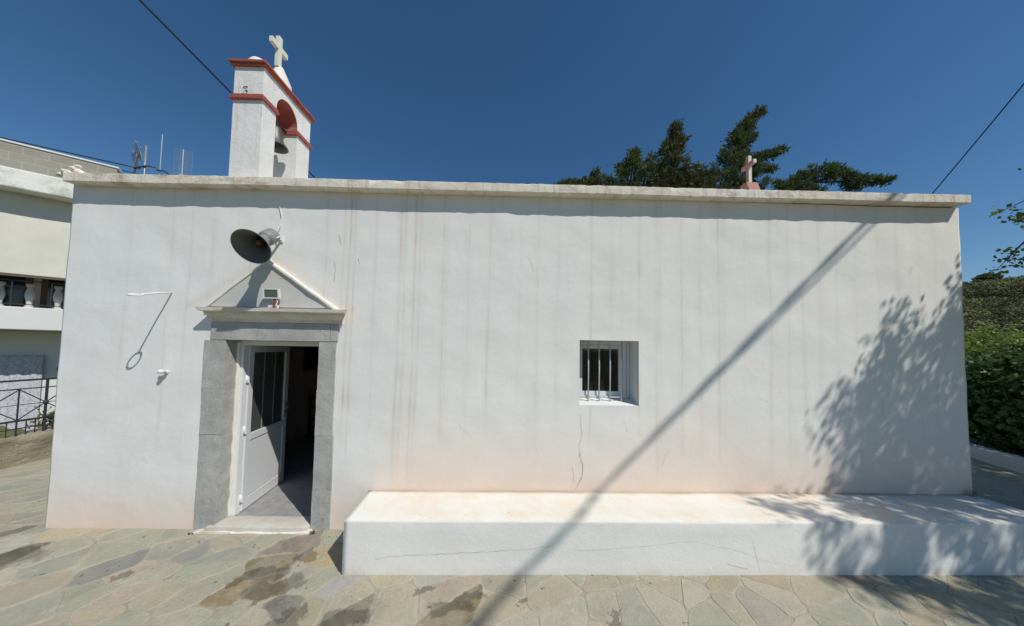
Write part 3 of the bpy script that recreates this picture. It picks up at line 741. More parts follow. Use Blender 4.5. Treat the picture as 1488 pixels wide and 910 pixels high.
# belfry -----------------------------------------------------------
def belfry():
    x0, x1 = -3.255, -2.915; y0, y1 = 0.05, 0.905; zb, zs, zt = 3.86, 4.895, 5.30
    oy0, oy1 = 0.262, 0.645; oc = (oy0 + oy1) / 2; orad = (oy1 - oy0) / 2; spring = 4.985
    b = MB()
    # gable outline in the (y,z) plane with the arched opening cut out: two piers + arch head
    b.box(x0, x1, y0, oy0, zb, spring); b.box(x0, x1, oy1, y1, zb, spring)
    n = 18; arc = [(oc - orad * math.cos(math.pi * k / n), spring + orad * 1.12 * math.sin(math.pi * k / n)) for k in range(n + 1)]
    for k in range(n):
        (ya, za), (yb, zb_) = arc[k], arc[k + 1]
        b.prism([(ya, za), (yb, zb_), (yb, zt), (ya, zt)], x0, x1, 'x')
    b.box(x0, x1, y0, oy0, spring, zt); b.box(x0, x1, oy1, y1, spring, zt)
    bmesh.ops.remove_doubles(b.bm, verts=b.bm.verts, dist=1e-5)
    bf = b.build("belfry", M_belfry, chapel)
    # painted intrados
    b = MB(); q = .004; m = []
    for k in range(n + 1):
        y, z = arc[k]; d = Vector((y - oc, z - spring)); 
        yi, zi = oc + (y - oc) * (1 - q / orad), spring + (z - spring) * (1 - q / orad)
        m.append((b.bm.verts.new((x0 + .002, yi, zi)), b.bm.verts.new((x1 - .002, yi, zi))))
    for a, c in zip(m, m[1:]): b.bm.faces.new((a[0], a[1], c[1], c[0])).smooth = True
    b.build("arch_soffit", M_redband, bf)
    # string course: a band round each pier, turning through the opening
    for ya, yb, op in ((y0, oy0, 'hi'), (oy1, y1, 'lo')):
        b = MB(); p = .028
        ly = ya - p if op == 'hi' else ya - .022; hy = yb + p if op == 'lo' else yb + .022
        b.box(x0 - p, x1 + p, ly, hy, zs, zs + .032); b.box(x0 - p * .5, x1 + p * .5, ly + (.012 if op == 'hi' else 0), hy - (.012 if op == 'lo' else 0), zs + .032, zs + .065)
        b.build("string_course", M_redlit if False else M_redband, bf, bevel=.004, rough=(.004, 9))
    # sunlit pink painted into the red on the inner faces above the string course
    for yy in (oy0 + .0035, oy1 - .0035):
        b = MB(); b.box(x0 + .003, x1 - .003, yy - .002, yy + .002, zs + .092, spring + .02); b.build("painted_jamb", M_redlit, bf)
    b = MB(); b.box(x0 - .03, x1 + .03, y0 - .03, y1 + .03, zt, zt + .026); b.box(x0 - .045, x1 + .045, y0 - .045, y1 + .045, zt + .026, zt + .058)
    b.build("crown_cornice", M_redband, bf, bevel=.006, subdiv=.1, rough=(.005, 8))
    xc = (x0 + x1) / 2
    b = MB(); b.lathe([(.135, 0), (.134, .04), (.122, .09), (.092, .13), (.05, .15), (0, .157)], Matrix.Translation((xc, .19, zt + .05)), 28); b.build("end_dome", M_belfry, bf, rough=(.008, 9))
    b = MB(); b.lathe([(.155, 0), (.153, .06), (.135, .15), (.10, .24), (.062, .32), (.04, .37), (0, .385)], Matrix.Translation((xc, .50, zt + .05)), 32); b.build("central_dome", M_cross, bf, rough=(.008, 9))
    b = MB(); cy = .465; t = .029
    b.box(xc - t * .9, xc + t * .9, cy - t, cy + t, 5.70, 6.11); b.box(xc - t * .85, xc + t * .85, cy - .135, cy - t, 5.925, 5.995); b.box(xc - t * .85, xc + t * .85, cy + t, cy + .135, 5.925, 5.995)
    b.build("roof_cross", M_cross, bf, bevel=.0025)
    b = MB(); Mt = Matrix.Translation((x0 + .15, y0 - .07, 4.985))
    pts = [Vector((x0 + .16 + .022 * math.cos(a), y0 - .02 - .012 * (1 - math.sin(a)), 5.02 + .022 * math.sin(a))) for a in [k * 2 * math.pi / 14 for k in range(15)]]
    b.tube(pts, .004, 6); b.tube([(x0 + .16, y0 + .01, 5.0), (x0 + .16, y0 - .02, 5.0)], .005, 6); b.build("iron_eyelet", M_iron, bf)
    # bell hanging in the opening
    bell = thing("church_bell", "small bronze bell hanging in the arched opening of the bell gable", "bell", (xc + .03, oc, 4.60))
    b = MB(); H = .27; R0 = .138
    b.lathe([(0, H), (.045, H - .004), (.065, H - .03), (.072, H - .08), (.080, H - .15), (.098, H - .205), (R0, .012), (R0 + .006, 0), (R0 - .006, .002), (.088, .06), (.070, .12), (.06, H - .05), (0, H - .03)], Matrix.Identity(4), 40)
    b.build("bell_body", M_bronze, bell)
    b = MB(); b.tube([(0, 0, H - .05), (0, 0, .02)], .008, 8); b.lathe([(0, -.03), (.02, -.015), (.024, 0), (.018, .02), (0, .03)], Matrix.Translation((0, 0, .0)), 12); b.build("clapper", M_iron, bell)
    b = MB(); b.box(-.014, .014, -.014, .014, H - .01, H + .05); b.tube([(0, -orad + .001, H + .055), (0, orad - .001, H + .055)], .014, 8); b.build("headstock", M_iron, bell)
belfry()

def pink_cross():
    x, y = 3.865, 1.2
    r = MB(); r.prism([(y - .2, 3.9), (y + .2, 3.9), (y + .10, 4.56), (y - .10, 4.56)], x - .08, x + .08, 'x')
    base = r.build("apse_pedestal", M_white, chapel)
    b = MB(); b.prism([(y - .12, 4.56), (y + .12, 4.56), (y + .06, 4.72), (y - .06, 4.72)], x - .09, x + .09, 'x'); b.build("cross_base", M_pink, base, bevel=.005)
    for nm, m, dx in (("pedestal_cross", M_pink, 0),):
        b = MB(); t = .029
        b.box(x - .027, x + .027, y - t, y + t, 4.72, 5.175); b.box(x - .027, x + .027, y - .125, y - t, 5.00, 5.06); b.box(x - .027, x + .027, y + t, y + .125, 5.00, 5.06)
        o = b.build(nm, [m, M_cross], base, bevel=.004)
        for p in o.data.polygons:
            if p.normal.y < -.5: p.material_index = 1
pink_cross()

# ------------------------------------------------------------------ bench
def bench():
    Y = -0.583; N = 150; x0, x1 = -1.445, 5.42; zt = 0.42
    V = []; F = []; ST = []
    def row(x, xb):
        n = lambda a, s=4: noise.noise(Vector((x * s, a, 0)))
        pts = []
        zg = -0.16
        for k in range(7): pts.append((Y + .009 * n(k * .5, .8) - .008 * (1 - k / 6) + .0015 * n(k + 9, 6), zg + (zt - .02 - zg) * k / 6))
        pts += [(Y + .001 + .003 * n(11, 7), zt - .004 + .003 * n(12, 6)), (Y + .010, zt + .002 + .003 * n(13, 6))]
        for k in range(1, 9):
            f = k / 8; pts.append((Y + .025 + (-.002 - Y - .025) * f, zt + .003 + .005 * n(20 + k, 2) + .003 * math.exp(-((1 - f) / .05) ** 2)))
        pts.append((0.0, zt - .03))
        return pts
    m = None
    for i in range(N + 1):
        x = x0 + (x1 - x0) * i / N
        pts = row(x, 0); m = len(pts)
        for (y, z) in pts:
            skew = -.035 * ((y - Y) / (-Y)) * max(0, 1 - i / 6)
            V.append((x + skew + (.006 * noise.noise(Vector((z * 6, y * 6, 1))) if i in (0, N) else 0), y, z))
            ST.append(max(0, 1 - abs(y) / .07) * max(0, .5 + noise.noise(Vector((x * 2.3, 0, 5)))) * .9 if z > .4 else (.55 * max(0, .55 + noise.noise(Vector((x * 4, 1, 5)))) if z < -.02 else 0.0))
    for i in range(N):
        for k in range(m - 1):
            a = i * m + k; F.append((a, a + m, a + m + 1, a + 1))
    F.append(tuple(range(0, m))); F.append(tuple(range(N * m + m - 1, N * m - 1, -1)))
    nf = len(F)
    def crack(pts, w):
        fine = []
        for a, b in zip(pts, pts[1:]):
            for t in range(10):
                f = t / 10; fine.append((a[0] + (b[0] - a[0]) * f, a[1] + (b[1] - a[1]) * f + rnd.uniform(-.006, .006)))
        fine.append(pts[-1])
        for q, (x, z) in enumerate(fine):
            ww = w * (.3 + .9 * rnd.random())
            n = lambda a, s=4: noise.noise(Vector((x * s, a, 0)))
            kk = (z + .16) / .56 * 6; k0 = max(0, min(5, int(kk))); ff = kk - k0
            yy = lambda k: Y + .009 * n(k * .5, .8) - .008 * (1 - k / 6) + .0015 * n(k + 9, 6)
            y = yy(k0) * (1 - ff) + yy(k0 + 1) * ff - .0025
            vert = abs(pts[-1][1] - pts[0][1]) > abs(pts[-1][0] - pts[0][0])
            dx, dz = (ww / 2, 0) if vert else (0, ww / 2)
            V.append((x - dx, y, z - dz)); V.append((x + dx, y, z + dz)); ST.extend([0, 0])
            if q: b_ = len(V) - 4; F.append((b_, b_ + 1, b_ + 3, b_ + 2))
    crack([(-1.15, .085), (-.98, .11), (-.6, .125), (-.18, .144), (.25, .17), (.451, .20)], .0022)
    crack([(0.7, .16), (1.12, .184), (1.8, .245), (2.0, .20), (2.195, .168), (2.455, .075), (2.78, .02)], .0015)
    crack([(2.359, .26), (2.38, .12), (2.42, -.03)], .002); crack([(2.1, .05), (2.3, .0)], .003)
    o = npmesh("masonry_bench", V, F, [M_bench, M_crack], None)
    mi = np.zeros(len(F), dtype=np.int32); mi[nf:] = 1; o.data.polygons.foreach_set("material_index", mi)
    sm = np.zeros(len(F), dtype=bool); sm[:nf - 2] = True; o.data.polygons.foreach_set("use_smooth", sm)
    a = o.data.attributes.new("stain", 'FLOAT', 'POINT'); a.data.foreach_set("value", np.array(ST, dtype=np.float32))
    tag(o, "long low whitewashed masonry bench built along the foot of the chapel wall", "bench")
bench()

# ------------------------------------------------------------------ things on the wall
def horn():
    Mo = Vector((-2.525, -.45, 2.982)); Bk = Vector((-2.585, -.13, 3.175))
    ax = (Mo - Bk).normalized()
    # tilt: mouth also leans to the left
    ax = (ax + Vector((-.10, 0, -.16))).normalized()
    q = ax.to_track_quat('Z', 'Y').to_matrix().to_4x4(); L = .30
    M = Matrix.Translation(Mo - ax * L) @ q
    t = thing("horn_loudspeaker", "grey flared horn loudspeaker on a bracket above the doorway pediment", "loudspeaker", (0, 0, 0))
    R = .170
    b = MB(); prof = []
    for k in range(15):
        f = k / 14; prof.append((.052 + (R - .052) * (f ** 1.9), .06 + (L - .06) * f))
    prof += [(R + .005, L + .002), (R + .006, L + .008), (R - .001, L + .008)]
    inn = [(max(.03, r_ - .004), z) for r_, z in prof[:15]][::-1]
    b.lathe(prof, M, 56); b.build("horn_shell", M_horn, t)
    b = MB(); b.lathe([(R - .001, L + .0075)] + inn + [(.03, .05)], M, 56); b.build("horn_throat", M_hornin, t)
    b = MB(); b.lathe([(0, .215), (.012, .213), (.022, .20), (.026, .17), (.024, .10), (.018, .06)], M, 24); b.build("phasing_plug", M_rust, t)
    b = MB(); b.lathe([(0, -.075), (.055, -.07), (.075, -.055), (.078, .0), (.078, .055), (.070, .075), (.053, .085)], M, 36); b.build("driver_housing", M_horn, t)
    b = MB(); w = Vector((-2.575, -.0, 3.215)); pv = M @ Vector((0, 0, -.03))
    side = ax.cross(Vector((0, 0, 1))).normalized()
    b.bar(w, w + Vector((-.005, -.165, -.02)), .024, .018); 
    for sg in (-1, 1):
        b.bar(w + Vector((-.005, -.16, -.02)) , pv + side * .083 * sg, .022, .004); b.bar(pv + side * .083 * sg, pv + side * .083 * sg + ax * .06, .022, .004)
    b.box(w.x - .022, w.x + .022, -.008, .012, w.z - .03, w.z + .03)
    b.build("mounting_bracket", M_whitepaint, t)
    b = MB(); b.tube([(-2.579, -.045, 3.235), (-2.60, -.03, 3.30), (-2.585, -.012, 3.38), (-2.575, -.008, 3.47), (-2.60, -.006, 3.56), (-2.61, -.006, 3.60)], .0045, 6); b.build("white_lead", M_whitepaint, t)
horn()
def floodlight():
    t = thing("floodlight", "small white floodlight standing on the cornice inside the doorway pediment", "floodlight", (-2.575, -.09, 2.414))
    M = Matrix.Translation((0, 0, .165)) @ Matrix.Rotation(math.radians(8), 4, 'X') @ Matrix.Rotation(math.radians(8), 4, 'Z')
    b = MB(); w, h = .078, .055
    for a in ((-w, w, h - .012, h), (-w, w, -h, -h + .012)): b.box(a[0], a[1], -.03, .012, a[2], a[3], M)
    for a in ((-w, -w + .012), (w - .012, w)): b.box(a[0], a[1], -.03, .012, -h + .012, h - .012, M)
    b.box(-w + .012, w - .012, .0, .012, -h + .012, h - .012, M); b.prism([(-.05, -.04), (.05, -.04), (.05, .04), (-.05, .04)], .012, .035); b.build("lamp_housing", M_whitepaint, t, bevel=.002) if False else b.build("lamp_housing", M_whitepaint, t)
    b = MB(); b.box(-w + .012, w - .012, -.026, -.022, -h + .012, h - .012, M); b.build("lens", simple("lamp_lens", (0.13, 0.16, 0.15), .15, .5, .2, 40), t)
    b = MB(); b.box(.02, .04, -.008, .008, .0, .115); b.box(-.02, .05, -.015, .015, 0, .006); b.build("stand", M_rust, t)
    b = MB(); b.tube([(.04, 0, .10), (.065, -.005, .08), (.05, -.01, .03), (.07, -.01, .006), (-.15, -.015, .006)], .004, 6); b.build("lead", M_whitepaint, t)
floodlight()
def wall_rod():
    a = Vector((-3.752, .01, 2.585)); e = Vector((-3.69, -.345, 2.50)); e2 = Vector((-3.672, -.435, 2.478))
    b = MB(); b.tube([a, a.lerp(e, .5) + Vector((0, 0, .004)), e], .0085, 8)
    c = (e + e2) / 2; d = (e2 - e).normalized(); r = (e2 - e).length / 2; dn = Vector((0, 0, 1))
    dn = (dn - d * dn.dot(d)).normalized(); side = d.cross(dn)
    # the loop lies nearly flat: seen edge-on from the court, open towards the sun
    pl = (side * .95 + dn * .05).normalized()
    b.tube([c + (d * math.cos(q) * r * -1 + pl * math.sin(q) * .05) for q in [k * 2 * math.pi / 24 for k in range(25)]], .008, 8)
    o = b.build("ring_rod", M_whitepaint, None)
    tag(o, "white rod with a ringed end sticking out of the wall left of the doorway", "wall bracket")
    t = thing("wall_hook", "small white knobbed hook on the wall below the ringed rod", "hook", (-3.735, 0, 1.70))
    b = MB(); b.tube([(0, .01, 0), (0, -.03, -.002), (-.004, -.05, .0)], [.022, .018, .014], 10); b.build("base_knob", M_whitepaint, t, rough=(.004, 40))
    b = MB(); b.tube([(-.005, -.045, .0), (-.01, -.075, .006), (-.012, -.085, .02)], [.022, .024, .012], 10); b.tube([(-.05, -.05, .01), (.03, -.05, .01)], .009, 8); b.build("peg", M_whitepaint, t)
wall_rod()
def weeds():
    mg = simple("dead_weed", (0.13, 0.11, 0.06), .9)
    mgg = simple("green_weed", (0.06, 0.09, 0.03), .9)
    def tuft(x, y, z, n, h, m, lab, nm="weed"):
        b = MB()
        for _ in range(n):
            a = rnd.uniform(0, 6.28); l = h * rnd.uniform(.5, 1); o = Vector((x + rnd.uniform(-.03, .03), y + rnd.uniform(-.01, .01), z))
            tip = o + Vector((math.cos(a) * l * .5, math.sin(a) * l * .3 - .01, l)); mid = o.lerp(tip, .5) + Vector((0, 0, .2 * l)); w = Vector((.003, .001, 0))
            v = [b.bm.verts.new(p) for p in (o - w, o + w, mid + w * 1.5, tip, mid - w * 1.5)]; b.bm.faces.new(v)
        tag(b.build(nm, m), lab, "weed")
    tuft(-2.03, -.07, -.01, 16, .05, mg, "dry brown weed in the corner beside the marble threshold")
    tuft(-1.60, -.06, -.01, 26, .07, mg, "small weed at the wall foot just left of the bench end")
    tuft(-3.30, -.08, -.01, 10, .03, mg, "tiny weed at the foot of the left door jamb")
    tuft(5.36, -.05, .42, 22, .09, mgg, "small weed on the bench top at the right corner of the chapel")
weeds()

# ------------------------------------------------------------------ cables
def catenary(a, b, sag, n=24):
    a = Vector(a); b = Vector(b)
    return [a.lerp(b, i / n) - Vector((0, 0, sag * 4 * (i / n) * (1 - i / n))) for i in range(n + 1)]
def cable(name, pts, r, lab, m=M_black):
    b = MB(); b.tube(pts, r, 7); return tag(b.build(name, m), lab, "cable")
def cables():
    # thick service cable passing behind the belfry
    p0 = Vector((-4.977, .5, 6.60)); p1 = Vector((-3.95, 2.5, 5.451)); d = p1 - p0
    cable("overhead_cable", catenary(p0 - d * 1.6, p1 + d * 0.25, .0, 30), .0135, "thick black cable slanting down behind the bell gable")
    a = Vector((-8.274, 1.5, 5.309)); c = Vector((-8.503, 3.5, 5.974)); d = c - a
    a2 = Vector((-8.7, 1.1, 5.60 - .25))
    cable("overhead_cable", catenary((-22.6, 1.82, 8.35), (-12.62, 6.95, 7.98), .02), .017, "upper of two thin cables above the neighbouring house parapet")
    cable("overhead_cable", catenary((-22.6, 1.82, 8.33), (-12.62, 6.95, 7.78), .02), .013, "lower of two thin cables above the neighbouring house parapet")
    p0 = Vector((10.042, 2, 7.453)); p1 = Vector((10.994, 4, 6.302)); d = p1 - p0
    cable("overhead_cable", catenary(p0 - d * 1.0, p1 + d * 2.0, .12, 30), .011, "thin dark cable in the sky beyond the right end of the roof")
    # twisted pair over the court whose shadow crosses the wall
    T = 8.75; k1 = 1.8; dirv = Vector((1.01, 1.81, 0)).normalized()
    c0 = Vector((4.22, 0, 3.58)) - Vector((-.63, .57, -1)) * (T - 3.58)
    far = c0 + dirv * k1 - Vector((0, 0, .2)); near = c0 - dirv * 13 + Vector((0, 0, 1.45))
    pole = MB(); pole.tube([(far.x, far.y, gz(far.x, far.y) - .3), (far.x, far.y, T + .5)], [.12, .08], 14)
    pt = thing("utility_pole", "wooden utility pole in the court right of the camera", "utility pole", (0, 0, 0))
    pole.build("pole_shaft", simple("pole_wood", (0.16, 0.12, 0.085), .9, .2, .2, 6), pt)
    b = MB(); b.box(far.x - .05, far.x + .05, far.y - .16, far.y - .06, T - .06, T + .06); b.build("cable_clamp", M_iron, pt)
    n = 120; pa = []; pb = []; pc = []
    base = catenary(near, far, .10, n)
    for i, p in enumerate(base):
        a = i * 1.1; s_ = Vector((-dirv.y, dirv.x, 0)); r_ = .016
        pa.append(p + s_ * math.cos(a) * r_ + Vector((0, 0, math.sin(a) * r_))); pb.append(p - s_ * math.cos(a) * r_ - Vector((0, 0, math.sin(a) * r_)))
    cable("overhead_cable", pa, .019, "twisted overhead cable above the court casting the diagonal wall shadow")
    cable("overhead_cable", pb, .019, "second strand of the twisted cable above the court")
    pc = catenary(near + Vector((0, 0, .48)), far + Vector((0, 0, -.20)), .10, 40)
    cable("overhead_cable", pc, .015, "thin wire diverging just under the twisted cable above the court")
cables()

# ------------------------------------------------------------------ left: low wall, railing, neighbour's house
M_rubble = None
def rubble_mat():
    b = NB("rubble_render", .95, .1)
    n1 = b.noise(2.0, 7, .7, b.co((3, 1, 5)), 0.6)
    c = b.mix(b.ramp(n1, [(.3, 0.0), (.7, 1.0)]), (.40, .35, .25), (.27, .22, .145))
    c = b.mix(b.ramp(b.noise(9, 5, .7), [(.55, 0.0), (.7, .8)]), c, (.52, .47, .36)); b.base(c)
    b.bump(n1, .05); b.bump(b.noise(14, 6, .75), .02); return b.m
M_rubble = rubble_mat()
def left_side():
    b = MB(); b.box(-8.2, -7.85, -1.0, 9.0, -.5, .46)
    o = b.build("stone_wall", M_rubble, None, bevel=.03, subdiv=.10, rough=(.035, 3.5))
    tag(o, "low rough stone wall under the dark iron railing at the left", "wall")
    b = MB(); b.box(-7.90, -7.83, -1.0, 9.0, -.2, -.02)
    t = thing("iron_railing", "dark iron railing with diamond bracing on top of the low stone wall", "railing", (-8.0, 0, .46))
    y0, y1 = -.6, 8.6; X = 0.05
    def rail(z, w): 
        b = MB(); b.box(X - w / 2, X + w / 2, y0, y1, z - w / 2, z + w / 2); b.build("rail", M_iron, t)
    rail(.90, .030); rail(.76, .018); rail(.24, .030); rail(.115, .016)
    P = .60; k = 0; y = 1.38 - 4 * P + .04
    while y < y1 - P:
        if y > y0:
            b = MB(); b.box(X - .012, X + .012, y - .012, y + .012, -.03, .9); b.build("post", M_iron, t)
        if y > y0 and y + P < y1:
            b = MB(); zm = .50; zt, zb = .75, .25
            b.bar((X, y, zm), (X, y + P / 2, zt), .012); b.bar((X, y + P / 2, zt), (X, y + P, zm), .012)
            b.bar((X, y, zm), (X, y + P / 2, zb), .012); b.bar((X, y + P / 2, zb), (X, y + P, zm), .012)
            b.bar((X, y, zm), (X, y + P, zm), .009)
            b.bar((X, y + P / 2, .76), (X, y + P / 2, -.02), .014)
            for q in range(1, 6): b.bar((X, y + q * P / 6, .24), (X, y + q * P / 6, -.03), .010)
            b.lathe([(0, -.03), (.03, -.012), (.03, .012), (0, .03)], Matrix.Translation((X, y, zm)) @ Matrix.Rotation(math.pi / 2, 4, 'Y'), 10)
            b.build("diamond_panel", M_iron, t)
        y += P
    # neighbour's house, local frame: X along its front, Y into the house
    cream = simple("cream_canvas", (0.72, 0.69, 0.60), .9, .15, .05, 3)
    hw = plaster("house_plaster", (0.74, 0.73, 0.70)); sh = plaster("house_cream_wall", (0.60, 0.57, 0.50))
    cor = NB("mouldy_white_render", .92, .15)
    c_ = cor.mix(cor.ramp(cor.noise(1.6, 7, .75), [(.48, 0.0), (.66, .75)]), (.78, .78, .72), (.33, .36, .27)); cor.base(c_); cor.bump(cor.noise(10, 5), .01); cor = cor.m
    blk = NB("concrete_block", .95, .1)
    br = blk.n("ShaderNodeTexBrick"); blk.l(blk.co((1, 1, 1), rot=(math.radians(90), 0, 0)), br.inputs['Vector'])
    br.inputs['Color1'].default_value = (.30, .285, .245, 1); br.inputs['Color2'].default_value = (.25, .24, .205, 1); br.inputs['Mortar'].default_value = (.36, .345, .30, 1)
    br.inputs['Scale'].default_value = 1.0; br.inputs['Brick Width'].default_value = .42; br.inputs['Row Height'].default_value = .21; br.inputs['Mortar Size'].default_value = .012
    bc = blk.mix(blk.ramp(blk.noise(2, 6, .7), [(.4, 0.0), (.7, .5)]), br.outputs['Color'], (.38, .34, .27)); blk.base(bc); blk.bump(blk.noise(18, 5), .01); blk = blk.m
    H = thing("neighbouring_house", "two storey cream house with awning, balcony and block parapet behind the left corner", "house", (-13.229, 4.730, 0), math.atan2(.61, .79))
    xa, xb = -5.5, 7.0
    def bx(name, m, *a, **k):
        b = MB(); b.box(*a); return b.build(name, m, k.get('p', H), bevel=k.get('bevel', 0), subdiv=k.get('subdiv'), rough=k.get('rough'))
    bx("ground_floor_wall", hw, xa, xb, 1.2, 7, -1.2, 2.30)
    bx("first_floor_wall", sh, xa, xb, 1.3, 7, 2.94, 5.95)
    bx("balcony_slab", hw, xa, xb, 0.0, 6.9, 2.31, 2.92, bevel=.02)
    bx("roof_cornice", cor, xa, xb, -.5, 6.9, 5.96, 6.47, bevel=.03)
    pp = bx("parapet", blk, xa, 1.62, .3, .55, 6.47, 7.40); bx("coping", hw, xa, 1.66, .27, .58, 7.40, 7.44, p=pp)
    b = MB(); b.prism([(1.62, 6.47), (3.2, 6.47), (2.5, 7.0), (1.62, 7.28)], .3, .55); b.build("parapet_step", blk, pp)
    aw = bx("balcony_awning", cream, xa, xb, -.0, .03, 3.80, 5.96, subdiv=.3, rough=(.02, 1.5))
    bx("awning_border", simple("awning_brown_border", (.16, .12, .085), .9), xa, xb, -.012, .042, 3.73, 3.80, p=aw)
    br_ = bx("balcony_railing", M_iron, xa, xb, .10, .125, 3.62, 3.65)
    bx("bottom_rail", M_iron, xa, xb, .10, .125, 2.99, 3.01, p=br_)
    M_clay = simple("pale_clay", (.62, .58, .52), .8); x = xa; i = 0
    b = MB()
    while x < xb: b.box(x, x + .018, .105, .12, 2.92, 3.62); x += .62; b.build('railing_bar', M_iron, br_); b = MB()
    b.bm.free()
    # shaded glazing and pale ornamental screen behind the railing
    for x in (-3.6, -1.5, .15, 2.4):
        w = bx("balcony_window", simple("brown_shutter", (.14, .10, .07), .7), x, x + 1.5, 1.26, 1.30, 2.95, 5.1)
        bx("window_glass", simple("dark_window_glass", (.02, .022, .022), .12, .6), x + .12, x + 1.38, 1.245, 1.26, 3.05, 5.0, p=w)
    for x in [-1.62 + .46 * q for q in range(10)]:
        b = MB(); Mx = Matrix.Translation((x, .55, 2.92)); b.lathe([(.08, 0), (.08, .05), (.045, .10), (.055, .2), (.085, .34), (.075, .46), (.045, .58), (.075, .64), (.075, .70), (0, .70)], Mx, 14); b.build("baluster", M_clay, br_)
    # ground floor lace curtain, wall lamp
    lace = NB("grey_lace", .9, .1)
    v = lace.n("ShaderNodeTexVoronoi"); v.inputs['Scale'].default_value = 22; lace.l(lace.co((1, 1, 1)), v.inputs['Vector'])
    lace.base(lace.mix(lace.ramp(v.outputs['Distance'], [(.15, 0.0), (.5, 1.0)]), (.30, .30, .34), (.55, .55, .58)))
    V = []; F = []; nx, nz = 90, 24
    for j in range(nz + 1):
        for k in range(nx + 1):
            xx = -3.2 + 3.55 * k / nx; zz_ = -1.1 + 2.70 * j / nz
            V.append((xx, 1.08 + .03 * math.sin(xx * 22) * (1 - .6 * j / nz) + .01 * math.sin(xx * 51), zz_ + (.012 * math.sin(xx * 40) if j == nz else 0)))
    for j in range(nz):
        for k in range(nx): a = j * (nx + 1) + k; F.append((a, a + 1, a + nx + 2, a + nx + 1))
    lc = npmesh("lace_curtain", V, F, lace.m, None, True); lc.location = H.location; lc.rotation_euler = H.rotation_euler
    md = lc.modifiers.new("thickness", 'SOLIDIFY'); md.thickness = .004
    tag(lc, "grey patterned lace curtain hanging outside the ground floor behind the railing", "curtain")
    bx("wall_lamp", M_iron, .60, .68, 1.06, 1.2, 1.12, 1.24, bevel=.01)
    # aerials on the house roof
    R_ = H.matrix_basis.to_3x3() if False else Matrix.Rotation(math.atan2(.61, .79), 3, 'Z')
    def W_(x, y, z): return Vector(H.location) + R_ @ Vector((x, y, z))
    al = simple("aerial_metal", (.30, .32, .35), .4, .5, .1, metal=.3); alw = simple("fibreglass_whip", (.40, .48, .56), .5)
    a1 = thing("television_aerial", "bushy multi-element aerial on a thick mast, leftmost on the roof behind", "aerial", W_(1.9, 1.5, 6.47), 0)
    b = MB(); b.tube([(0, 0, 0), (0, 0, 2.42)], .030, 10); b.build("mast", al, a1)
    b = MB()
    for k in range(11):
        f = k / 10; o = Vector((-.05 - .5 * f, -.15 + .3 * f, 2.2 - .35 * f)); L = .24 + .09 * math.sin(k)
        b.bar(o + Vector((-.5, .4, .3)).normalized() * -L, o + Vector((-.5, .4, .3)).normalized() * L, .012); b.bar(o + Vector((.1, .3, -1)).normalized() * -L, o + Vector((.1, .3, -1)).normalized() * L, .012)
    b.bar((0, -.15, 2.25), (-.6, .2, 1.78), .03); b.bar((-.02, 0, 2.02), (-.5, .12, 2.3), .02); b.box(-.26, -.16, -.05, .05, 1.92, 2.12)
    b.build("elements", simple("aerial_grey", (.34, .35, .36), .5), a1)
    a2 = tag(MB().tube([tuple(W_(2.25, 1.5, 6.47)), tuple(W_(2.25, 1.5, 9.45))], .011, 8).build("whip_aerial", alw), "thin pale whip aerial standing between the two other aerials", "aerial")
    a3 = thing("grid_aerial", "square wire grid aerial on a mast, right of the thin whip aerial", "aerial", W_(2.78, 1.5, 6.47), math.radians(28))
    b = MB(); b.tube([(0, 0, 0), (0, 0, 2.66)], .016, 10); b.box(-.06, .06, -.04, .04, 1.62, 1.72); b.build("mast", simple("mast_pale", (.42, .42, .40), .5), a3)
    b = MB(); w = .24
    for k in range(17): z = 1.72 + .95 * k / 16; b.bar((-w, .04, z), (w, .04, z), .007)
    for x in (-w, -.08, .08, w): b.bar((x, .045, 1.72), (x, .045, 2.67), .008)
    b.build("reflector_grid", al, a3)
    b = MB(); b.tube([tuple(W_(1.7, 1.45, 7.98)), tuple(W_(1.95, 1.45, 8.16)), tuple(W_(2.15, 1.45, 8.18)), tuple(W_(2.2, 1.45, 8.1)), tuple(W_(2.35, 1.45, 8.14)), tuple(W_(2.55, 1.45, 8.02)), tuple(W_(2.9, 1.45, 8.0))], .028, 8)
    b.tube([tuple(W_(2.9, 1.45, 8.0)), tuple(W_(2.9, 1.45, 6.5))], .028, 8); b.tube([tuple(W_(1.7, 1.45, 7.98)), tuple(W_(1.7, 1.45, 6.5))], .028, 8)
    tag(b.build("bent_pipe", M_iron), "dark bent pipe along the foot of the roof aerials", "pipe")
left_side()

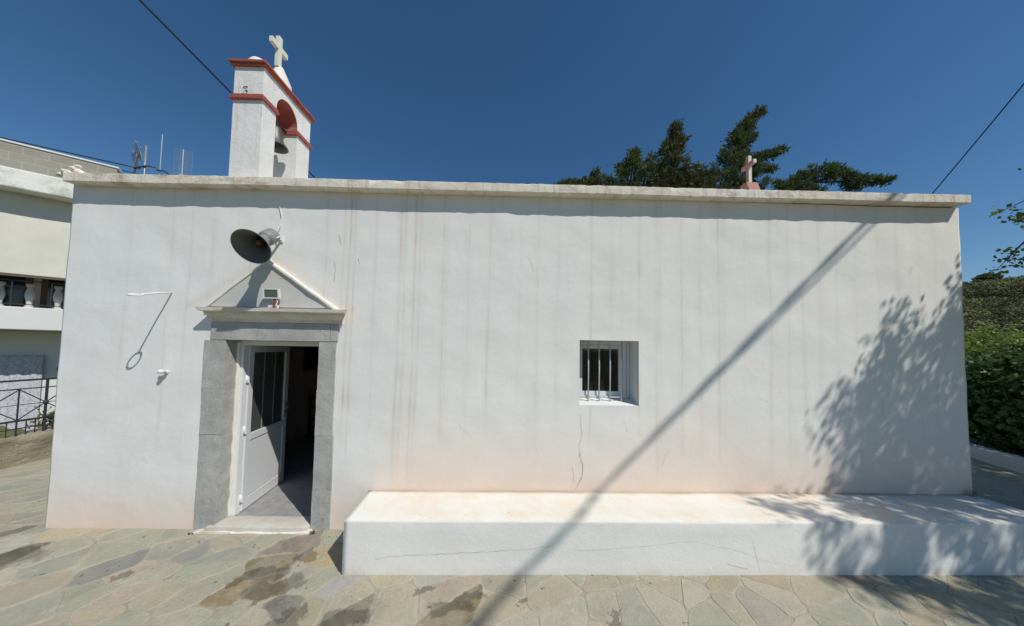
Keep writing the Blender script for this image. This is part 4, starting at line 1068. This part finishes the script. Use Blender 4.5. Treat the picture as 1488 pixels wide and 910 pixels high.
# ------------------------------------------------------------------ foliage
def leaf_mat(name, c1, c2, rough=.55, trans=.25):
    b = NB(name, rough, .35)
    at = b.attr("tone"); c = b.mix(at.outputs['Fac'], c1, c2)
    b.base(c)
    tl = b.n("ShaderNodeBsdfTranslucent"); b.l(c, tl.inputs[0]); mx = b.n("ShaderNodeMixShader"); mx.inputs[0].default_value = trans
    out = b.t.nodes["Material Output"]; b.l(b.b.outputs[0], mx.inputs[1]); b.l(tl.outputs[0], mx.inputs[2]); b.l(mx.outputs[0], out.inputs[0])
    return b.m
def leaves(name, P, size, mat, parent, seed=1, droop=0.0, aspect=2.0, tone=None, jit=.35, facing=None, normals=None, tvar=.25):
    """P (n,3) leaf positions; each leaf is a folded two-quad blade"""
    r = np.random.RandomState(seed); n = len(P)
    d = r.normal(size=(n, 3)); 
    if normals is not None: d = d * .6 + normals
    d[:, 2] -= droop; d /= np.linalg.norm(d, axis=1)[:, None]
    q = r.normal(size=(n, 3)); s = np.cross(d, q); s /= np.linalg.norm(s, axis=1)[:, None]; u = np.cross(d, s)
    if facing is not None:
        nn = facing / np.maximum(1e-6, np.linalg.norm(facing, axis=1))[:, None] + r.normal(size=(n, 3)) * .42
        d = np.cross(nn, r.normal(size=(n, 3))); d /= np.linalg.norm(d, axis=1)[:, None]; s = np.cross(d, nn); s /= np.linalg.norm(s, axis=1)[:, None]; u = np.cross(d, s)
    L = size * (1 + jit * r.normal(size=n)).clip(.4, 2)[:, None]; Wd = L / aspect
    base = P; mid = P + d * L * .5; tip = P + d * L
    V = np.stack([base, mid - s * Wd * .5 + u * Wd * .15, tip, mid + s * Wd * .5 + u * Wd * .15], 1).reshape(-1, 3)
    idx = np.arange(n)[:, None] * 4
    F = np.concatenate([np.concatenate([idx, idx + 1, idx + 2], 1), np.concatenate([idx, idx + 2, idx + 3], 1)], 0)
    me = bpy.data.meshes.new(name); me.vertices.add(len(V)); me.vertices.foreach_set("co", V.astype(np.float32).ravel())
    me.loops.add(len(F) * 3); me.loops.foreach_set("vertex_index", F.astype(np.int32).ravel())
    me.polygons.add(len(F)); me.polygons.foreach_set("loop_start", np.arange(len(F), dtype=np.int32) * 3)
    me.update(calc_edges=True)
    tn = r.rand(n) if tone is None else np.clip(tone + tvar * r.normal(size=n), 0, 1)
    a = me.attributes.new("tone", 'FLOAT', 'POINT'); a.data.foreach_set("value", np.repeat(tn, 4).astype(np.float32))
    me.materials.append(mat); o = bpy.data.objects.new(name, me); COL.objects.link(o)
    if parent is not None: o.parent = parent
    return o
M_bark = simple("bark", (0.11, 0.085, 0.06), .95, .1, .25, 12, bump=(14, .02))
M_broad = leaf_mat("broadleaf", (0.045, 0.085, 0.02), (0.10, 0.15, 0.04), .5, .3)
M_bright = leaf_mat("bright_leaf", (0.09, 0.15, 0.022), (0.24, 0.30, 0.05), .5, .35)
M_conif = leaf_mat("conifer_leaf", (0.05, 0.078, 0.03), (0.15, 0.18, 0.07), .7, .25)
M_conebrown = leaf_mat("conifer_brown", (0.05, 0.04, 0.022), (0.09, 0.07, 0.035), .8, .1)

def conifers():
    r = np.random.RandomState(5)
    def limb_pts(line, spread, dens, Y, twist=1.0):
        P = []; tone = []; FC = []
        line = np.array(line, float)
        for a, b in zip(line, line[1:]):
            L = math.hypot(b[0] - a[0], b[1] - a[1]); k = max(1, int(L * dens))
            for t in range(k):
                f = (t + r.rand()) / k; w = a[2] + (b[2] - a[2]) * f
                cx_, cz = a[0] + (b[0] - a[0]) * f, a[1] + (b[1] - a[1]) * f
                off = r.normal(size=3).clip(-1.25, 1.25) * w * .52; off[1] *= 1.0
                c = np.array((cx_, Y, cz)) + off
                m = 46; q = c + r.normal(size=(m, 3)).clip(-1.6, 1.6) * np.array((.075, .09, .06)) * (0.6 + .7 * r.rand())
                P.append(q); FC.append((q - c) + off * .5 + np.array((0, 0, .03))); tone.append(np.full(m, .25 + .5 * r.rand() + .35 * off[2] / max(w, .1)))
        return np.concatenate(P), np.concatenate(tone), np.concatenate(FC)
    G = "dark conifers behind the chapel roof"
    defs = [
        ("conifer", "tall wind-bent conifer leaning right with the highest tip", 10.1, 0.0, [(10.9, 4.5), (10.4, 8.5), (10.6, 10.6), (11.1, 12.3), (11.8, 13.4)],
         [[(9.6, 9.2, 1.0), (10.2, 10.6, .8), (10.6, 11.6, .50), (10.9, 12.3, .30)], [(10.7, 12.1, .3), (11.3, 12.9, .22), (11.95, 13.45, .10)], [(10.6, 11.8, .4), (11.3, 12.0, .18), (11.45, 12.2, .08)],
          [(9.3, 9.6, .6), (8.9, 10.7, .3)], [(10.8, 11.1, .5), (11.0, 10.6, .6), (11.3, 9.8, .6)], [(11.2, 10.9, .3), (12.2, 11.35, .15), (12.9, 11.55, .06)], [(11.4, 10.6, .35), (12.1, 10.55, .10), (12.4, 10.7, .06)],
          [(9.2, 9.0, .8), (11.6, 9.2, .8)], [(10.9, 12.35, .2), (11.4, 12.55, .06)]]),
        ("conifer", "pointed dense conifer with a brownish crown left of the tallest one", 9.7, 1.0, [(7.4, 4.5), (7.5, 8.8), (7.55, 12.0)],
         [[(7.3, 9.4, 1.0), (7.35, 10.6, .7), (7.5, 11.4, .42), (7.55, 12.3, .14)], [(6.6, 9.4, .6), (6.9, 10.4, .4)], [(8.2, 9.4, .6), (8.1, 10.3, .35)], [(6.3, 9.3, .5), (9.0, 9.4, .6)], [(7.5, 11.5, .2), (7.9, 11.6, .08)]]),
        ("conifer", "smaller open conifer at the left of the conifer group", 9.3, 0.0, [(5.3, 4.5), (5.4, 8.5), (5.6, 10.6)],
         [[(5.3, 9.1, .6), (5.4, 9.9, .4), (5.5, 10.7, .14)], [(5.0, 9.4, .4), (4.9, 10.0, .15)], [(5.9, 9.3, .4), (6.2, 10.4, .14)], [(4.3, 9.0, .3), (5.0, 9.3, .4)]]),
        ("conifer", "low conifer tops just showing over the roof edge furthest left", 9.5, 0.0, [(3.6, 4.5), (3.6, 9.3)],
         [[(2.3, 9.22, .12), (3.2, 9.35, .20), (4.3, 9.25, .35)], [(3.75, 9.3, .12), (3.85, 9.95, .06)], [(2.0, 9.1, .2), (4.4, 9.0, .3)]]),
        ("conifer", "low conifer with a long horizontal branch reaching right", 10.0, 0.0, [(13.8, 4.5), (13.9, 8.5), (14.2, 10.0)],
         [[(12.9, 9.7, .22), (13.7, 10.2, .40), (14.4, 10.45, .35), (15.4, 10.35, .38)], [(15.4, 10.35, .33), (16.3, 10.15, .24), (17.2, 10.15, .10), (17.9, 10.2, .04)], [(13.0, 9.4, .4), (14.3, 9.7, .35)], [(15.3, 10.4, .2), (15.0, 10.75, .08)], [(15.7, 10.1, .18), (16.3, 9.7, .06)], [(12.9, 9.5, .2), (12.5, 9.95, .04)]]),
    ]
    for nm, lab, Y, brown, trunk, limbs in defs:
        t = thing(nm, lab, "tree", (trunk[0][0], Y, -.5), group=G)
        o = Vector((trunk[0][0], Y, -.5))
        b = MB(); pts = [Vector((trunk[0][0], Y, -.5))] + [Vector((x, Y, z)) for x, z in trunk]
        rr = [.28 - .26 * i / (len(pts) - 1) for i in range(len(pts))]
        b.tube([p - o for p in pts], rr, 10)
        for l in limbs:
            b.tube([Vector((x, Y, z)) - o for x, z, w in l], [.05 - .04 * i / (len(l) - 1) for i in range(len(l))], 6)
            tx = min(trunk, key=lambda q: abs(q[1] - l[0][1] + .4)); b.tube([Vector((tx[0], Y, tx[1])) - o, Vector((l[0][0], Y, l[0][1])) - o], .045, 6)
        b.build("trunk", M_bark, t)
        P = []; T = []; FCs = []
        for l in limbs:
            p, tn, fc = limb_pts(l, 1, 44 if max(q[2] for q in l) > .45 else 26, Y); P.append(p); T.append(tn); FCs.append(fc)
        P = np.concatenate(P) - np.array(o); T = np.concatenate(T)
        FD = np.concatenate(FCs); FD /= np.maximum(1e-6, np.linalg.norm(FD, axis=1))[:, None]
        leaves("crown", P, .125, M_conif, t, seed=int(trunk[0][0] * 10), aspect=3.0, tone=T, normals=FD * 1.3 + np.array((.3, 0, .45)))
        if brown:
            k = np.random.RandomState(3).rand(len(P)) < .16; leaves("dry_foliage", P[k] + np.random.RandomState(4).normal(size=P[k].shape) * .05 + np.array((-.2, -.25, -.2)), .10, M_conebrown, t, seed=9)
conifers()

def sun_wall(p):      # where a point's shadow meets the chapel's wall plane
    t = -p[1] / .57; return p[0] - .63 * t, p[2] - t
def inpoly(x, z, poly):
    c = False; n = len(poly)
    for i in range(n):
        (xa, za), (xb, zb) = poly[i], poly[i - 1]
        if (za > z) != (zb > z) and x < (xb - xa) * (z - za) / (zb - za) + xa: c = not c
    return c
def court_tree():
    r = np.random.RandomState(21)
    t = thing("mulberry_tree", "broadleaf tree at the right edge whose leafy shade falls on the wall and bench", "tree", (8.6, -2.6, -.3))
    o = np.array((8.6, -2.6, -.3))
    # wall-shadow outline the crown is cut to, so its shade takes this shape
    outl = [(2.2, -2.6), (2.3, -.9), (2.3, -.15), (2.5, .15), (2.95, .30), (3.25, .62), (3.5, .55), (3.85, .60), (3.98, .85), (3.80, 1.0), (3.62, 1.12), (3.66, 1.56), (3.85, 1.66), (4.02, 1.45), (4.12, 1.8), (4.18, 2.0), (4.22, 1.85), (4.34, 2.25), (4.46, 2.60), (4.58, 2.52), (4.66, 2.2), (4.80, 2.30), (4.95, 2.12), (5.08, 2.5), (5.22, 2.85), (5.40, 3.02), (5.7, 3.3), (7, 5.5), (12, 7), (12, -4), (2.4, -4)]
    clumps = []
    tries = 0
    while len(clumps) < 3300 and tries < 300000:
        tries += 1
        p = np.array((r.uniform(5.7, 14), r.uniform(-7.0, 1.2), r.uniform(2.8, 8.2)))
        if p[0] < 1.70 * (p[1] + 3.46) + .25: continue
        if p[1] > -.1 and p[0] < 6.9: continue
        e = ((p[0] - 9.4) / 4.0) ** 2 + ((p[1] + 2.7) / 3.8) ** 2 + ((p[2] - 5.2) / 2.7) ** 2
        if e > 1: continue
        x, z = sun_wall(p)
        hn = noise.noise(Vector((x * 3.0, z * 1.7, 4)))  # crown gaps placed by shadow position to leave sunlit holes
        if hn > (.12 if z < .12 else .26): continue
        if not inpoly(x, z, outl) or not inpoly(x - .10, z + .05, outl): continue
        if noise.noise(Vector(p * 1.5)) < -.22: continue
        clumps.append(p)
    # thin wispy tips by hand at the near edge of the crown, in view at the right border
    tips = []
    for (x, y, z, n) in ((6.02, -.08, 3.74, 1), (6.15, -.08, 3.66, 1), (6.28, -.05, 3.72, 2), (6.42, -.02, 3.62, 2), (6.02, 0.06, 3.21, 1), (6.15, .06, 3.27, 1), (6.3, .08, 3.22, 2), (6.45, .08, 3.26, 2), (6.80, .3, 2.85, 1), (7.0, .3, 2.55, 1), (7.2, .45, 2.3, 1), (7.2, .35, 3.05, 1)):
        for _ in range(n): tips.append(np.array((x, y, z)) + r.normal(size=3) * .07)
    P = []
    for c in clumps:
        m = 36; q = c + r.normal(size=(m, 3)) * np.array((.085, .085, .10)); P.append(q)
    TP = np.concatenate([c + r.normal(size=(20, 3)) * np.array((.07, .05, .032)) for c in tips]) - o
    leaves('twig_leaves', TP, .050, M_bright, t, seed=12, droop=.3, aspect=1.4, jit=.3)
    P = np.concatenate(P) - o
    leaves("crown", P, .060, M_broad, t, seed=2, droop=.5, aspect=1.4, jit=.5)
    b = MB(); trunk = [(0, 0, 0), (-.05, .05, 1.2), (.05, .0, 2.2), (0, .1, 3.0)]
    b.tube(trunk, [.20, .16, .15, .13], 12)
    tops = []
    cl = np.array(clumps) - o
    for k in range(9):
        tgt = cl[r.randint(len(cl))]; a = np.array((0, .1, 2.6 + .05 * k)); midp = a * .45 + tgt * .55 + np.array((0, 0, .25))
        b.tube([tuple(a), tuple(midp), tuple(tgt)], [.07, .04, .015], 7); tops.append((midp, tgt))
    allc = np.array([q for p in tops for q in p] )
    for c in list(cl[::4]):
        d = np.linalg.norm(allc - c, axis=1); a = allc[int(np.argmin(d))]
        if d.min() < 1.6: b.tube([tuple(a), tuple((a + c) / 2 + np.array((0, 0, .06))), tuple(c)], [.014, .009, .004], 5)
    for c in tips:
        c = c - o; d = np.linalg.norm(cl - c, axis=1); a = cl[int(np.argmin(d))]; b.tube([tuple(a), tuple((a + c) / 2 + np.array((0, 0, .05))), tuple(c)], [.012, .008, .003], 5)
    b.build("trunk", M_bark, t)
court_tree()

def right_side():
    # whitewashed curb along the court's edge
    a = Vector((9.34, 2.49, 0)); d = Vector((-.37, -.83, 0)).normalized(); nn = Vector((-d.y, d.x, 0)) * -1
    b = MB(); p0 = a - d * 6.0; p1 = a + d * 2.2
    # gently curving kerb
    ctrl = [Vector((12.6, 6.6, 0)), Vector((10.9, 4.9, 0)), Vector((9.9, 3.5, 0)), Vector((9.34, 2.49, 0)), Vector((8.99, 1.66, 0)), Vector((8.85, .6, 0)), Vector((8.95, -.6, 0))]
    rows = []
    for i, p in enumerate(ctrl):
        tg = (ctrl[min(i + 1, len(ctrl) - 1)] - ctrl[max(i - 1, 0)]).normalized(); s_ = Vector((-tg.y, tg.x, 0))
        rows.append([b.bm.verts.new(p + s_ * w + Vector((0, 0, z))) for w, z in ((0, -.3), (0, .235), (.22, .235), (.22, -.3))])
    for q, w in zip(rows, rows[1:]):
        for k in range(4): b.bm.faces.new((q[k], q[(k + 1) % 4], w[(k + 1) % 4], w[k]))
    b.bm.faces.new(rows[0]); b.bm.faces.new(rows[-1][::-1])
    tag(b.build("garden_kerb", plaster("kerb_plaster", (.50, .50, .49), gamt=.6), None, bevel=.02, subdiv=.15, rough=(.015, 4)), "low white kerb wall bordering the court at the right", "kerb")
    # leafy bushes beyond the kerb
    specs = [((11.2, 2.6), 2.15, 1.5, "dark leafy bush directly behind the white kerb"), ((14.2, 4.4), 2.75, 2.0, "bright green bush beside the chapel corner behind the kerb"),
             ((13.0, 7.6), 2.6, 2.0, "bright green bush showing next to the chapel's right edge"), ((17.5, 6.4), 3.0, 2.4, "broad bright bush further back in the garden"),
             ((19.0, 11.0), 3.3, 2.6, "large bush at the rear of the garden"), ((16.0, 1.9), 2.5, 1.9, "rounded bush in the garden nearest the right picture edge"), ((24.5, 12.5), 3.6, 3.0, "furthest wide bush below the hillside")]
    r = np.random.RandomState(8)
    for i, ((x, y), h, w, lab) in enumerate(specs):
        t = thing("garden_bush", lab, "bush", (x, y, -.1))
        n = 420; P = []; FB = []; TB = []
        cs = []
        for _ in range(n):
            u = r.normal(size=3); u /= np.linalg.norm(u); rad = (.55 + .45 * r.rand() ** .5)
            c = np.array((u[0] * w * rad, u[1] * w * rad, h * .54 + u[2] * h * .46 * rad))
            c *= 1 + .10 * noise.noise(Vector(c * 1.3 + i * 9))
            if c[2] < .15: continue
            cs.append(c); o_ = r.normal(size=(38, 3)); P.append(c + o_ * .14); FB.append(o_ * .8 + u + np.array((0, 0, .35))); TB.append(np.full(38, .15 + .75 * r.rand()))
        leaves("foliage", np.concatenate(P), .10, M_bright if i else M_broad, t, seed=i, aspect=1.5, tone=np.concatenate(TB), facing=np.concatenate(FB), jit=.45)
        b = MB()
        for c in cs[::14]: b.tube([(0, 0, -.3), tuple(c * .45 + np.array((0, 0, .1))), tuple(c)], [.04, .02, .006], 6)
        b.build("stems", M_bark, t)
    # scrub on the hillside: one mass nobody could count
    V = []; F = []; T = []
    ico = bmesh.new(); bmesh.ops.create_icosphere(ico, subdivisions=2, radius=1); iv = np.array([v.co[:] for v in ico.verts]); fi = np.array([[v.index for v in f.verts] for f in ico.faces]); ico.free()
    cnt = 0
    P = []; TN = []
    FS = []
    for _ in range(1900):
        a = r.uniform(.92, 1.14) if r.rand() < .8 else r.uniform(.78, 1.28); rad = 24 + 156 * r.rand() ** .8
        x, y = rad * math.sin(a), -3.5 + rad * math.cos(a); z = terrain_z(x, y)
        clus = noise.noise(Vector((x * .045, y * .045, 3)))
        if rad > 115 and clus < -.25 + .35 * (rad - 115) / 65: continue
        s_ = (1.1 + 2.4 * r.rand() ** 2) * min(1.0, .35 + rad / 90)
        m = int(330 * min(2.8, s_)); u = r.normal(size=(m, 3)); u /= np.linalg.norm(u, axis=1)[:, None]; u[:, 2] = np.abs(u[:, 2])
        lump = np.array([1 + .28 * noise.noise(Vector(v * 1.9 + x)) for v in u])[:, None]
        q = u * np.array((s_, s_, s_ * .8)) * lump * (.88 + .16 * r.rand(m))[:, None] + np.array((x, y, z))
        P.append(q); FS.append(u + np.array((0, 0, .15))); TN.append(np.full(m, .1 + .9 * r.rand() ** 1.3 + .3 * clus))
    P = np.concatenate(P); TN = np.concatenate(TN)
    L = .13 + .0014 * np.linalg.norm(P, axis=1)
    o = leaves("hillside_scrub", P, 1.0, leaf_mat("scrub_leaf", (.040, .055, .024), (.18, .19, .065), .8, .1), None, seed=77, aspect=1.2, tone=TN, tvar=.06, facing=np.concatenate(FS))
    # leaf size grows with distance
    me = o.data; co = np.empty(len(me.vertices) * 3, dtype=np.float32); me.vertices.foreach_get("co", co); co = co.reshape(-1, 4, 3)
    base = co[:, :1, :]; co = base + (co - base) * np.repeat(L, 1)[:, None, None]; me.vertices.foreach_set("co", co.astype(np.float32).ravel()); me.update()
    tag(o, "dark green scrub covering the hillside at the right", "scrub", kind='stuff')
    # single round tree on the ridge
    a = math.atan2((1440 - 744) / 440, 1.0) + .0217; 
    rad = 168; x, y = rad * math.sin(a), -3.46 + rad * math.cos(a); z = terrain_z(x, y)
    t = thing("ridge_tree", "lone dark round tree standing on the ridge line of the hill", "tree", (x, y, z - .5))
    u = r.normal(size=(6000, 3)); u /= np.linalg.norm(u, axis=1)[:, None]; q = u * np.array((2.5, 2.2, 1.5)) * (.6 + .4 * r.rand(6000))[:, None] + np.array((0, 0, 1.7))
    q += np.array([noise.noise_vector(Vector(v * .6)) for v in q]) * .7
    leaves("crown", q, .5, M_conif, t, seed=3, aspect=1.3)
    b = MB(); b.tube([(0, 0, 0), (.2, 0, 1.8), (0, 0, 3)], [.35, .28, .15], 8)
    for k in range(5): b.tube([(0, 0, 2), (1.5 * math.cos(k * 1.3), 1.4 * math.sin(k * 1.3), 3.2)], [.2, .08], 6)
    b.build("trunk", M_bark, t)
    # small green plant beside the railing at the left
    t = thing("potted_shrub", "small green shrub growing behind the iron railing at the left", "plant", (-8.42, 2.55, .1))
    leaves("foliage", r.normal(size=(900, 3)) * np.array((.10, .14, .12)) + np.array((0, 0, .45)), .06, M_bright, t, seed=6)
    b = MB(); 
    for k in range(5): b.tube([(0, 0, -.6), (.03 * k - .06, .05 * k - .1, .4)], [.012, .005], 5)
    b.build("stems", M_bark, t)
right_side()
